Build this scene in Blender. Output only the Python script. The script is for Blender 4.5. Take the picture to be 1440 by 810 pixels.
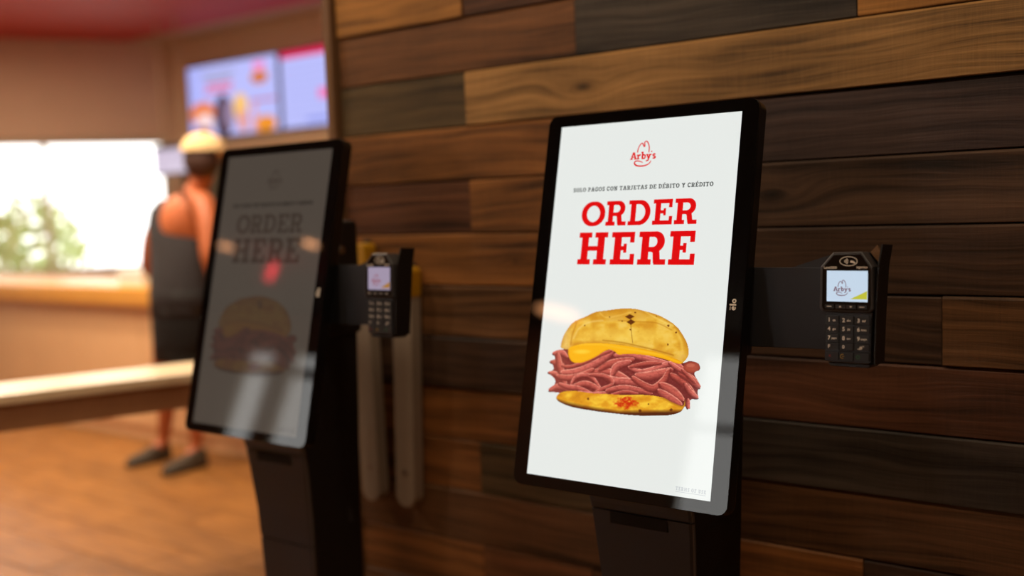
import bpy, bmesh, math, random
import numpy as np
from mathutils import Matrix, Vector

random.seed(7)
SC = bpy.context.scene
for o in list(bpy.data.objects):
    bpy.data.objects.remove(o)
COL = SC.collection

# ------------------------------------------------------------------ camera
CR = Vector((0.80001932, 0.59874124, -0.03844502)).normalized()
CF = Vector((-0.59971959, 0.7961696, -0.08031426)).normalized()
CU = CR.cross(CF).normalized()
cam = bpy.data.objects.new('camera', bpy.data.cameras.new('camera'))
COL.objects.link(cam)
cam.matrix_world = Matrix((
    (CR.x, CU.x, -CF.x, 0.0),
    (CR.y, CU.y, -CF.y, -2.1410),
    (CR.z, CU.z, -CF.z, 1.30),
    (0, 0, 0, 1)))
cam.data.sensor_width = 36.0
cam.data.lens = 36.5
cam.data.clip_start = 0.05
cam.data.dof.use_dof = True
cam.data.dof.focus_distance = 1.86
cam.data.dof.aperture_fstop = 1.15
SC.camera = cam

# ------------------------------------------------------------------ world, light, exposure
SC.view_settings.view_transform = 'Standard'
SC.view_settings.look = 'None'
SC.view_settings.gamma = 1.0
SC.view_settings.exposure = 0.0
SC.view_settings.use_curve_mapping = False
world = bpy.data.worlds.new('world')
SC.world = world
world.use_nodes = True
wn = world.node_tree
wn.nodes['Background'].inputs['Color'].default_value = (1.0, 0.985, 0.95, 1)
wn.nodes['Background'].inputs['Strength'].default_value = 4.0

LAMP_WARM = (1.0, 0.79, 0.58)
LAMP_SOFT = (1.0, 0.79, 0.56)
LAMP_AMBER = (1.0, 0.42, 0.17)
# x, y, radius, watts (all recessed in the ceiling at z = 3.0)
LAMPS = [(-5.0, -5.72, 0.20, 4.2), (-6.60, -4.25, 0.065, 1.2), (-7.77, -4.29, 0.065, 1.0),
         (-2.75, -1.05, 0.10, 13.0), (-1.65, -1.05, 0.10, 12.0), (-0.45, -1.05, 0.10, 9.0), (0.8, -1.05, 0.10, 7.0),
         (-3.7, 0.1, 0.10, 34.0), (-5.3, 0.1, 0.10, 40.0), (-4.7, -1.4, 0.10, 30.0),
         (-4.0, 0.75, 0.10, 34.0), (-5.6, 0.75, 0.10, 40.0), (-7.2, 1.2, 0.10, 26.0), (-5.2, 1.5, 0.10, 16.0)]

# ------------------------------------------------------------------ helpers
def lin(c):
    return tuple(((v / 255.0) / 12.92 if v / 255.0 <= 0.04045 else (((v / 255.0) + 0.055) / 1.055) ** 2.4) for v in c)

def lin_np(a):
    a = np.clip(np.asarray(a, float) / 255.0, 0, 1)
    return np.where(a <= 0.04045, a / 12.92, ((a + 0.055) / 1.055) ** 2.4)

def nodes_of(name):
    m = bpy.data.materials.new(name)
    m.use_nodes = True
    nt = m.node_tree
    return m, nt, nt.nodes['Principled BSDF']

def simple(name, rgb, rough=0.5, metal=0.0, grain=0.06, scale=60.0, bump=0.0, spec=0.5):
    """plain surface with a faint procedural mottle"""
    m, nt, b = nodes_of(name)
    c = lin(rgb)
    tc = nt.nodes.new('ShaderNodeTexCoord')
    n = nt.nodes.new('ShaderNodeTexNoise'); n.inputs['Scale'].default_value = scale
    n.inputs['Detail'].default_value = 3
    nt.links.new(tc.outputs['Object'], n.inputs['Vector'])
    r = nt.nodes.new('ShaderNodeMapRange')
    r.inputs['To Min'].default_value = 1 - grain; r.inputs['To Max'].default_value = 1 + grain
    nt.links.new(n.outputs['Fac'], r.inputs['Value'])
    v = nt.nodes.new('ShaderNodeVectorMath'); v.operation = 'SCALE'
    v.inputs[0].default_value = c
    nt.links.new(r.outputs['Result'], v.inputs['Scale'])
    nt.links.new(v.outputs[0], b.inputs['Base Color'])
    b.inputs['Roughness'].default_value = rough
    b.inputs['Metallic'].default_value = metal
    b.inputs['Specular IOR Level'].default_value = spec
    if bump:
        bp = nt.nodes.new('ShaderNodeBump'); bp.inputs['Strength'].default_value = bump
        bp.inputs['Distance'].default_value = 0.002
        nt.links.new(n.outputs['Fac'], bp.inputs['Height'])
        nt.links.new(bp.outputs['Normal'], b.inputs['Normal'])
    return m

def screen_mat(name, rgb_lin, strength, rough=0.04, base=(0.004, 0.004, 0.004), attr=None, wash=0.0):
    """a lit display behind glossy glass"""
    m, nt, b = nodes_of(name)
    b.inputs['Base Color'].default_value = (*base, 1)
    b.inputs['Roughness'].default_value = rough
    b.inputs['Emission Strength'].default_value = strength
    if attr:
        a = nt.nodes.new('ShaderNodeVertexColor'); a.layer_name = attr
        g = nt.nodes.new('ShaderNodeVectorMath'); g.operation = 'MULTIPLY'
        g.inputs[1].default_value = rgb_lin
        w = nt.nodes.new('ShaderNodeVectorMath'); w.operation = 'MULTIPLY_ADD'
        w.inputs[1].default_value = (1 - wash,) * 3; w.inputs[2].default_value = (wash * .8,) * 3
        nt.links.new(a.outputs['Color'], w.inputs[0]); nt.links.new(w.outputs[0], g.inputs[0])
        nt.links.new(g.outputs[0], b.inputs['Emission Color'])
    else:
        b.inputs['Emission Color'].default_value = (*rgb_lin, 1)
    return m

def wood_mat():
    """stained barn-board: colour per board from the object colour, grain along X, one knot from a custom property"""
    m, nt, b = nodes_of('stained_board')
    N = nt.nodes.new; L = nt.links.new
    tc = N('ShaderNodeTexCoord'); oi = N('ShaderNodeObjectInfo')
    kn = N('ShaderNodeAttribute'); kn.attribute_type = 'OBJECT'; kn.attribute_name = 'knot'
    sep = N('ShaderNodeSeparateXYZ'); L(tc.outputs['Object'], sep.inputs[0])
    ks = N('ShaderNodeSeparateXYZ'); L(kn.outputs['Vector'], ks.inputs[0])
    def M(op, a, b_=None, c=None):
        n = N('ShaderNodeMath'); n.operation = op
        for i, v in enumerate((a, b_, c)):
            if v is None: continue
            if isinstance(v, (int, float)): n.inputs[i].default_value = v
            else: L(v, n.inputs[i])
        return n.outputs[0]
    dx = M('SUBTRACT', sep.outputs['X'], ks.outputs['X'])
    dz = M('SUBTRACT', sep.outputs['Z'], ks.outputs['Y'])
    r2 = M('ADD', M('POWER', M('MULTIPLY', dx, 0.40), 2), M('POWER', dz, 2))
    r = M('SQRT', r2)
    inf = M('MULTIPLY', M('POWER', 2.718, M('MULTIPLY', r2, -1 / (0.034 ** 2))), ks.outputs['Z'])
    # low-frequency wander of the grain
    wv = N('ShaderNodeCombineXYZ'); L(M('MULTIPLY', sep.outputs['X'], 1.7), wv.inputs[0]); L(M('MULTIPLY', sep.outputs['Z'], 6.0), wv.inputs[1])
    L(M('MULTIPLY', oi.outputs['Random'], 40.0), wv.inputs[2])
    wn_ = N('ShaderNodeTexNoise'); wn_.inputs['Scale'].default_value = 1.0; wn_.inputs['Detail'].default_value = 2
    L(wv.outputs[0], wn_.inputs['Vector'])
    zz = M('ADD', sep.outputs['Z'], M('MULTIPLY', M('SUBTRACT', wn_.outputs['Fac'], 0.5), 0.09))
    coord = M('ADD', M('MULTIPLY', zz, M('SUBTRACT', 1.0, inf)), M('MULTIPLY', r, M('MULTIPLY', inf, 1.6)))
    gv = N('ShaderNodeCombineXYZ')
    L(M('MULTIPLY', sep.outputs['X'], 1.4), gv.inputs[0]); L(M('MULTIPLY', coord, 55.0), gv.inputs[1])
    L(M('MULTIPLY', oi.outputs['Random'], 91.0), gv.inputs[2])
    g = N('ShaderNodeTexNoise'); g.inputs['Scale'].default_value = 1.0; g.inputs['Detail'].default_value = 5; g.inputs['Roughness'].default_value = 0.62
    L(gv.outputs[0], g.inputs['Vector'])
    fv = N('ShaderNodeCombineXYZ')
    L(M('MULTIPLY', sep.outputs['X'], 9.0), fv.inputs[0]); L(M('MULTIPLY', coord, 420.0), fv.inputs[1]); L(oi.outputs['Random'], fv.inputs[2])
    f = N('ShaderNodeTexNoise'); f.inputs['Scale'].default_value = 1.0; f.inputs['Detail'].default_value = 2
    L(fv.outputs[0], f.inputs['Vector'])
    # cross-grain saw marks
    sv = N('ShaderNodeCombineXYZ'); L(M('MULTIPLY', sep.outputs['X'], 330.0), sv.inputs[0]); L(M('MULTIPLY', sep.outputs['Z'], 14.0), sv.inputs[1]); L(oi.outputs['Random'], sv.inputs[2])
    s = N('ShaderNodeTexNoise'); s.inputs['Scale'].default_value = 1.0; s.inputs['Detail'].default_value = 1
    L(sv.outputs[0], s.inputs['Vector'])
    # blotches along the board
    bv = N('ShaderNodeCombineXYZ'); L(M('MULTIPLY', sep.outputs['X'], 2.2), bv.inputs[0]); L(M('MULTIPLY', sep.outputs['Z'], 9.0), bv.inputs[1]); L(M('MULTIPLY', oi.outputs['Random'], 17.0), bv.inputs[2])
    bn = N('ShaderNodeTexNoise'); bn.inputs['Scale'].default_value = 1.0; bn.inputs['Detail'].default_value = 2
    L(bv.outputs[0], bn.inputs['Vector'])
    k = M('MULTIPLY', M('SUBTRACT', g.outputs['Fac'], 0.5), 3.2)
    k = M('ADD', k, M('MULTIPLY', M('SUBTRACT', f.outputs['Fac'], 0.5), 0.8))
    k = M('ADD', k, M('MULTIPLY', M('SUBTRACT', s.outputs['Fac'], 0.5), 0.35))
    k = M('ADD', k, M('MULTIPLY', M('SUBTRACT', bn.outputs['Fac'], 0.5), 2.0))
    fac = M('MAXIMUM', M('ADD', 1.0, M('MULTIPLY', k, 0.92)), 0.22)
    core = M('MULTIPLY', M('POWER', 2.718, M('MULTIPLY', r2, -1 / (0.013 ** 2))), M('MULTIPLY', ks.outputs['Z'], 0.8))
    fac = M('MULTIPLY', fac, M('SUBTRACT', 1.0, core))
    v = N('ShaderNodeVectorMath'); v.operation = 'SCALE'
    L(oi.outputs['Color'], v.inputs[0]); L(fac, v.inputs['Scale'])
    L(v.outputs[0], b.inputs['Base Color'])
    b.inputs['Roughness'].default_value = 0.55
    b.inputs['Specular IOR Level'].default_value = 0.3
    bp = N('ShaderNodeBump'); bp.inputs['Strength'].default_value = 0.35; bp.inputs['Distance'].default_value = 0.0015
    L(k, bp.inputs['Height']); L(bp.outputs['Normal'], b.inputs['Normal'])
    return m

def link(name, mesh, parent=None, mats=(), smooth=False):
    o = bpy.data.objects.new(name, mesh)
    COL.objects.link(o)
    for mt in mats:
        if mt.name not in [x.name for x in mesh.materials if x]:
            mesh.materials.append(mt)
    if parent is not None: o.parent = parent
    if smooth:
        for p in mesh.polygons: p.use_smooth = True
    return o

def empty(name, loc):
    o = bpy.data.objects.new(name, None); COL.objects.link(o)
    o.location = loc; o.empty_display_size = 0.1
    return o

def tag(o, label=None, cat=None, group=None, kind=None):
    if label: o['label'] = label
    if cat: o['category'] = cat
    if group: o['group'] = group
    if kind: o['kind'] = kind
    return o

def bm_box(bm, x0, x1, y0, y1, z0, z1, M=None):
    vs = [bm.verts.new(p) for p in ((x0,y0,z0),(x1,y0,z0),(x1,y1,z0),(x0,y1,z0),(x0,y0,z1),(x1,y0,z1),(x1,y1,z1),(x0,y1,z1))]
    for f in ((0,3,2,1),(4,5,6,7),(0,1,5,4),(1,2,6,5),(2,3,7,6),(3,0,4,7)):
        bm.faces.new([vs[i] for i in f])
    if M is not None:
        for v in vs: v.co = M @ v.co
    return vs

def bm_finish(bm, name, bevel=0.0, seg=2):
    bmesh.ops.recalc_face_normals(bm, faces=bm.faces)
    if bevel:
        es = [e for e in bm.edges if len(e.link_faces) == 2 and e.calc_face_angle(0) > 0.5]
        bmesh.ops.bevel(bm, geom=es, offset=bevel, segments=seg, affect='EDGES', profile=0.6, clamp_overlap=True)
    me = bpy.data.meshes.new(name); bm.to_mesh(me); bm.free()
    return me

def box(name, x0, x1, y0, y1, z0, z1, mat, parent=None, bevel=0.0, M=None, seg=2):
    bm = bmesh.new(); bm_box(bm, x0, x1, y0, y1, z0, z1, M)
    return link(name, bm_finish(bm, name, bevel, seg), parent, (mat,))

def prism(name, pts, d0, d1, mat, parent=None, M=None, bevel=0.0, seg=2):
    """outline pts (u,v) in a plane, extruded from depth d0 (front) to d1; local axes x=u, y=depth, z=v"""
    bm = bmesh.new()
    a = [bm.verts.new((u, d0, v)) for u, v in pts]
    b = [bm.verts.new((u, d1, v)) for u, v in pts]
    bm.faces.new(a); bm.faces.new(b[::-1])
    n = len(pts)
    for i in range(n): bm.faces.new((a[i], b[i], b[(i + 1) % n], a[(i + 1) % n]))
    if M is not None:
        for v in bm.verts: v.co = M @ v.co
    bmesh.ops.recalc_face_normals(bm, faces=bm.faces)
    if bevel:
        es = [e for e in bm.edges if len(e.link_faces) == 2 and e.calc_face_angle(0) > 0.9]
        bmesh.ops.bevel(bm, geom=es, offset=bevel, segments=seg, affect='EDGES', profile=0.6, clamp_overlap=True)
    me = bpy.data.meshes.new(name); bm.to_mesh(me); bm.free()
    return link(name, me, parent, (mat,))

def rrect(x0, x1, z0, z1, r, n=6):
    p = []
    for cx, cz, a0 in ((x1 - r, z1 - r, 0), (x0 + r, z1 - r, 90), (x0 + r, z0 + r, 180), (x1 - r, z0 + r, 270)):
        for i in range(n + 1):
            a = math.radians(a0 + 90 * i / n); p.append((cx + r * math.cos(a), cz + r * math.sin(a)))
    return p

def cylinder(name, c, axis, r, h, mat, parent=None, n=24, r2=None, bevel=0.0):
    bm = bmesh.new()
    bmesh.ops.create_cone(bm, cap_ends=True, segments=n, radius1=r, radius2=r if r2 is None else r2, depth=h)
    R = Vector((0, 0, 1)).rotation_difference(Vector(axis)).to_matrix().to_4x4()
    bmesh.ops.transform(bm, matrix=Matrix.Translation(c) @ R, verts=bm.verts)
    if bevel:
        es = [e for e in bm.edges if e.calc_face_angle(0) > 0.9]
        bmesh.ops.bevel(bm, geom=es, offset=bevel, segments=2, affect='EDGES')
    me = bpy.data.meshes.new(name); bm.to_mesh(me); bm.free()
    for p in me.polygons: p.use_smooth = len(p.vertices) == 4
    return link(name, me, parent, (mat,))

# ------------------------------------------------------------------ flat lettering (slab serif, drawn by hand)
class Ink:
    def __init__(s): s.v = []; s.f = []
    def poly(s, pts):
        k = len(s.v); s.v += [tuple(p) for p in pts]; s.f.append(tuple(range(k, k + len(pts))))
    def rect(s, x0, y0, x1, y1): s.poly(((x0, y0), (x1, y0), (x1, y1), (x0, y1)))
    def stroke(s, pts, w):
        pts = [Vector(p) for p in pts]; n = len(pts); L = []; R = []
        for i, p in enumerate(pts):
            d = (pts[min(i + 1, n - 1)] - pts[max(i - 1, 0)]).normalized()
            q = Vector((-d.y, d.x)) * (w[i] if isinstance(w, (list, tuple)) else w) / 2
            L.append(p + q); R.append(p - q)
        for i in range(n - 1): s.poly((R[i], R[i + 1], L[i + 1], L[i]))
    def disc(s, x, y, r, n=14): s.poly([(x + r * math.cos(6.2832 * i / n), y + r * math.sin(6.2832 * i / n)) for i in range(n)])

def arc(cx, cy, rx, ry, a0, a1, n=14):
    return [(cx + rx * math.cos(math.radians(a0 + (a1 - a0) * i / n)), cy + ry * math.sin(math.radians(a0 + (a1 - a0) * i / n))) for i in range(n + 1)]

def glyph(k, ch, W, s, t):
    """cap-height 1 slab letter of width W, stem s, slab thickness t; drawn into Ink k through closures"""
    o = s * 0.42                     # how far a slab passes the stem
    x0 = o; x1 = W - o               # outer stem edges
    m = s / 2
    if ch == 'H':
        for a in (x0, x1 - s):
            k.rect(a, 0, a + s, 1); k.rect(a - o, 0, a + s + o, t); k.rect(a - o, 1 - t, a + s + o, 1)
        k.rect(x0, .5 - t * .45, x1, .5 + t * .45)
    elif ch in 'EF':
        k.rect(x0, 0, x0 + s, 1); k.rect(0, 1 - t, W - .03, 1); k.rect(W - .03 - s * .62, 1 - .33, W - .03, 1)
        k.rect(x0, .5 - t * .4, W * .66, .5 + t * .4); k.rect(W * .66 - s * .45, .5 - t * .85, W * .66, .5 + t * .85)
        if ch == 'E': k.rect(0, 0, W, t); k.rect(W - s * .62, 0, W, .33)
        else: k.rect(0, 0, x0 + s + o, t)
    elif ch in 'RPB':
        k.rect(x0, 0, x0 + s, 1); k.rect(0, 1 - t, x0 + s, 1); k.rect(0, 0, x0 + s + o, t)
        bx = W * (.56 if ch == 'R' else .55); ry = .27 - t * .25; cy = 1 - t / 2 - ry
        top = [(x0 + s * .5, 1 - t / 2), (bx, 1 - t / 2)] + arc(bx, cy, W * .92 - bx - m, ry, 90, -90)[1:] + [(x0 + s * .5, cy - ry)]
        k.stroke(top[:2], t); k.stroke(top[-2:], t * .9)
        k.stroke(arc(bx, cy, W * .93 - bx - m, ry, 92, -92), [t + (s - t) * math.sin(math.pi * i / 14) for i in range(15)])
        if ch == 'R':
            k.stroke([(bx - .02, cy - ry + .02), (bx + .08, cy - ry - .06), (W - o - s * .75, t * .4)], s * .95)
            k.rect(W - o - s * 1.15, 0, W, t)
        if ch == 'B':
            ry2 = (cy - ry - t / 2) / 2; cy2 = t / 2 + ry2
            k.rect(x0, 0, bx, t); k.stroke(arc(bx, cy2, W - bx - m, ry2, 92, -92), [t + (s - t) * math.sin(math.pi * i / 14) for i in range(15)])
    elif ch == 'D':
        k.rect(x0, 0, x0 + s, 1); k.rect(0, 0, W * .5, t); k.rect(0, 1 - t, W * .5, 1)
        k.stroke(arc(W * .48, .5, W * .52 - m, .5 - t / 2, 91, -91, 20), [t + (s - t) * math.sin(math.pi * i / 20) for i in range(21)])
    elif ch == 'O':
        k.stroke(arc(W / 2, .5, W / 2 - m, .5 - t * .46, 0, 361, 36), [t * 1.0 + (s * 1.08 - t) * abs(math.cos(2 * math.pi * i / 36)) for i in range(37)])
    elif ch in 'CG':
        k.stroke(arc(W / 2, .5, W / 2 - m, .5 - t * .46, 42, 318, 24), s)
        k.rect(W - s * .75, .66, W - s * .15, 1 - t * .2)
        if ch == 'G': k.rect(W * .52, .5 - t, W, .5); k.rect(W - s * 1.1, .1, W - s * .2, .5)
        else: k.rect(W - s * .75, .08, W - s * .25, .28)
    elif ch == 'S':
        q = arc(W / 2, .74, W / 2 - m, .26 - t / 2, 20, 270, 14) + arc(W / 2, .26, W / 2 - m, .26 - t / 2, 80, -160, 14)
        k.stroke(q, s * .9); k.rect(W - s * .75, .7, W - s * .1, 1); k.rect(s * .1, 0, s * .75, .3)
    elif ch == 'L':
        k.rect(x0, 0, x0 + s, 1); k.rect(0, 1 - t, x0 + s + o, 1); k.rect(0, 0, W, t); k.rect(W - s * .6, 0, W, .33)
    elif ch == 'A':
        k.stroke([(W * .5 - s * .1, 1), (x0 + s * .3, t * .5)], s * .9); k.stroke([(W * .5 + s * .1, 1), (W - x0 - s * .3, t * .5)], s)
        k.rect(W * .22, .28, W * .78, .28 + t * .8); k.rect(0, 0, s + 1.6 * o, t); k.rect(W - s - 1.6 * o, 0, W, t)
        k.rect(W * .3, 1 - t * .8, W * .5, 1)
    elif ch == 'N':
        k.rect(x0, 0, x0 + s * .85, 1); k.rect(W - x0 - s * .85, 0, W - x0, 1)
        k.stroke([(x0 + s * .4, 1), (W - x0 - s * .4, 0)], s); k.rect(0, 0, x0 + s + o, t); k.rect(0, 1 - t, x0 + s, 1); k.rect(W - x0 - s - o * .6, 1 - t, W, 1)
    elif ch == 'M':
        k.rect(x0, 0, x0 + s * .8, 1); k.rect(W - x0 - s * .8, 0, W - x0, 1)
        k.stroke([(x0 + s * .4, 1), (W / 2, .3), (W - x0 - s * .4, 1)], s * .8); k.rect(0, 0, x0 + s + o, t); k.rect(W - x0 - s - o, 0, W, t)
    elif ch == 'T':
        k.rect(W / 2 - m, 0, W / 2 + m, 1); k.rect(0, 1 - t, W, 1); k.rect(0, .68, s * .55, 1); k.rect(W - s * .55, .68, W, 1); k.rect(W / 2 - m - o, 0, W / 2 + m + o, t)
    elif ch == 'I':
        k.rect(W / 2 - m, 0, W / 2 + m, 1); k.rect(W / 2 - m - o, 0, W / 2 + m + o, t); k.rect(W / 2 - m - o, 1 - t, W / 2 + m + o, 1)
    elif ch == 'J':
        k.rect(W * .6 - m, .22, W * .6 + m, 1); k.rect(W * .6 - m - o, 1 - t, W * .6 + m + o, 1); k.stroke(arc(W * .3, .24, W * .3, .24 - t / 2, 0, -150, 10), s * .85)
    elif ch == 'Y':
        k.stroke([(s * .6, 1), (W / 2, .45)], s); k.stroke([(W - s * .6, 1), (W / 2, .45)], s); k.rect(W / 2 - m, 0, W / 2 + m, .5)
        k.rect(0, 1 - t, s + o * 1.6, 1); k.rect(W - s - o * 1.6, 1 - t, W, 1); k.rect(W / 2 - m - o, 0, W / 2 + m + o, t)
    elif ch == 'U':
        k.rect(x0, .35, x0 + s, 1); k.rect(W - x0 - s, .35, W - x0, 1); k.stroke(arc(W / 2, .36, W / 2 - x0 - m, .36 - t / 2, 180, 360, 12), s)
        k.rect(0, 1 - t, x0 + s + o, 1); k.rect(W - x0 - s - o, 1 - t, W, 1)
    elif ch == 'r':
        k.rect(x0, 0, x0 + s, .66); k.rect(0, 0, x0 + s + o, t); k.rect(0, .66 - t, x0 + s, .66)
        k.stroke(arc(W * .8, .3, W * .8 - x0 - s * .7, .31, 150, 70, 8), s * .9)
    elif ch == 'b':
        k.rect(x0, 0, x0 + s, 1.02); k.rect(0, 1.02 - t, x0 + s, 1.02)
        k.stroke(arc(W * .54, .33, W * .46 - m, .33 - t / 2, 0, 361, 24), s * .85)
    elif ch == 'y':
        k.stroke([(s * .8, .66), (W * .5, .05)], s); k.stroke([(W - s * .8, .66), (W * .42, -.2), (W * .2, -.27), (W * .08, -.2)], s * .85)
        k.rect(0, .66 - t, s + o * 1.5, .66); k.rect(W - s - o * 1.5, .66 - t, W, .66)
    elif ch == 's':
        q = arc(W / 2, .49, W / 2 - m, .17 - t * .3, 20, 270, 10) + arc(W / 2, .17, W / 2 - m, .17 - t * .3, 80, -160, 10)
        k.stroke(q, s * .85)
    elif ch == 'e':
        k.stroke(arc(W / 2, .33, W / 2 - m, .33 - t / 2, 0, 320, 20), s * .85); k.rect(s * .5, .28, W - s * .3, .28 + t * .8)
    elif ch == 'l': k.rect(W / 2 - m, 0, W / 2 + m, 1)
    elif ch == 'o': k.stroke(arc(W / 2, .33, W / 2 - m, .33 - t / 2, 0, 361, 24), s * .85)

def put(ink, ch, x, y, w, h, s, t):
    """letter ch in the box (x,y,w,h); s,t stroke weights relative to height h"""
    k = Ink(); glyph(k, ch, w / h, s, t)
    n = len(ink.v)
    ink.v += [(x + a * h, y + b * h) for a, b in k.v]
    ink.f += [tuple(i + n for i in f) for f in k.f]

WID = dict(S=.72, O=.95, L=.78, P=.82, A=1.0, G=.92, C=.86, N=1.0, T=.9, R=.92, J=.62, E=.82, D=.95, B=.88, I=.46, Y=.95, F=.78, U=.95, M=1.15)
def line(ink, text, x0, x1, y, h, s=.2, t=.14, gap=.14, space=.45):
    acc = {'É': 'E'}
    tot = sum((space if c == ' ' else WID[acc.get(c, c)] + gap) for c in text) - gap
    kx = (x1 - x0) / (tot * h)
    x = x0
    for c in text:
        if c == ' ': x += space * h * kx; continue
        b = acc.get(c, c); w = WID[b] * h * kx
        put(ink, b, x, y, w, h, s, t)
        if c != b: ink.stroke([(x + w * .45, y + h * 1.08), (x + w * .75, y + h * 1.32)], h * .16)
        x += w + gap * h * kx

def ink_obj(name, ink, M, mat, parent, off=0.0):
    """lay ink (mm) on the plane M: x right, z up, front = -y; off in metres towards the viewer"""
    me = bpy.data.meshes.new(name)
    me.from_pydata([tuple(M @ Vector((a / 1000, -off, b / 1000))) for a, b in ink.v], [], ink.f)
    me.update()
    return link(name, me, parent, (mat,))

def text_ink(ink, s, x, y, size, align='CENTER'):
    """Blender's own sans face turned into flat outlines, size and position in mm"""
    c = bpy.data.curves.new('t', 'FONT'); c.body = s; c.size = size; c.align_x = align; c.resolution_u = 3; c.offset = size * .028
    o = bpy.data.objects.new('t', c); COL.objects.link(o)
    dg = bpy.context.evaluated_depsgraph_get()
    me = bpy.data.meshes.new_from_object(o.evaluated_get(dg))
    n = len(ink.v)
    ink.v += [(x + v.co.x, y + v.co.y) for v in me.vertices]
    ink.f += [tuple(i + n for i in p.vertices) for p in me.polygons]
    bpy.data.objects.remove(o); bpy.data.curves.remove(c); bpy.data.meshes.remove(me)

def hat_logo(k, cx, cy, sc):
    """ten-gallon hat outline with the shop's name across it and the brim below; 57 mm wide at sc=1"""
    P = lambda pts: [(cx + a * sc, cy + (b - 285) * sc) for a, b in pts]
    hat = [(-13.8, 289), (-13.2, 295), (-11, 301.5), (-8, 305.8), (-5.2, 307.3), (-3, 305), (-1.2, 301.5), (.8, 300.2), (1.2, 303.5), (.2, 306),
           (.8, 309), (3.2, 310.8), (6, 309.6), (8.6, 306), (10.6, 301), (11.6, 295.5), (11.4, 288)]
    k.stroke(P(smooth(hat, 4)), 2.3 * sc)
    brim = [(-.2, 268.6), (-6, 271), (-12, 272.4), (-17, 271.4), (-18.6, 268.4), (-16, 264.6), (-10, 262.3), (-1.5, 261.6), (6, 262.4), (12, 264.6), (16, 268), (17.8, 271.4)]
    w = [1.6 + 1.4 * math.sin(math.pi * i / ((len(brim) - 1) * 4)) for i in range((len(brim) - 1) * 4 + 1)]
    k.stroke(P(smooth(brim, 4)), [a * sc for a in w])
    h = 14.5 * sc; y = cy + (275.3 - 285) * sc
    for ch, x, w_ in (('A', -29, 14.5), ('r', -14.8, 9.5), ('b', -5.2, 11.2), ('y', 5.6, 12.4), ('s', 19.4, 8.8)):
        put(k, ch, cx + x * sc, y, w_ * sc, h, .24, .15)
    k.disc(cx + 17.5 * sc, cy + 4.5 * sc, 1.5 * sc)

def smooth(pts, n=6, closed=False):
    """Catmull-Rom through pts"""
    P = [np.array(p, float) for p in pts]; m = len(P); out = []
    rng = range(m) if closed else range(m - 1)
    for i in rng:
        p0 = P[(i - 1) % m] if closed or i > 0 else P[i]; p1 = P[i]; p2 = P[(i + 1) % m]
        p3 = P[(i + 2) % m] if closed or i + 2 < m else p2
        for j in range(n):
            t = j / n
            out.append(tuple(0.5 * ((2 * p1) + (-p0 + p2) * t + (2 * p0 - 5 * p1 + 4 * p2 - p3) * t * t + (-p0 + 3 * p1 - 3 * p2 + p3) * t ** 3)))
    if not closed: out.append(tuple(P[-1]))
    return out

# ------------------------------------------------------------------ pictures shown on screens, painted by numpy onto a fine flat grid
def vnoise(x, y, seed):
    r = np.random.RandomState(seed); g = r.rand(64, 64)
    xi = np.floor(x).astype(int); yi = np.floor(y).astype(int); fx = x - xi; fy = y - yi
    fx = fx * fx * (3 - 2 * fx); fy = fy * fy * (3 - 2 * fy)
    a = g[yi % 64, xi % 64]; b = g[yi % 64, (xi + 1) % 64]; c = g[(yi + 1) % 64, xi % 64]; d = g[(yi + 1) % 64, (xi + 1) % 64]
    return (a * (1 - fx) + b * fx) * (1 - fy) + (c * (1 - fx) + d * fx) * fy
def fbm(x, y, seed, o=4):
    s = 0; a = .5
    for i in range(o): s = s + a * vnoise(x * 2 ** i, y * 2 ** i, seed + i); a *= .5
    return s / (1 - .5 ** o)

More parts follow.
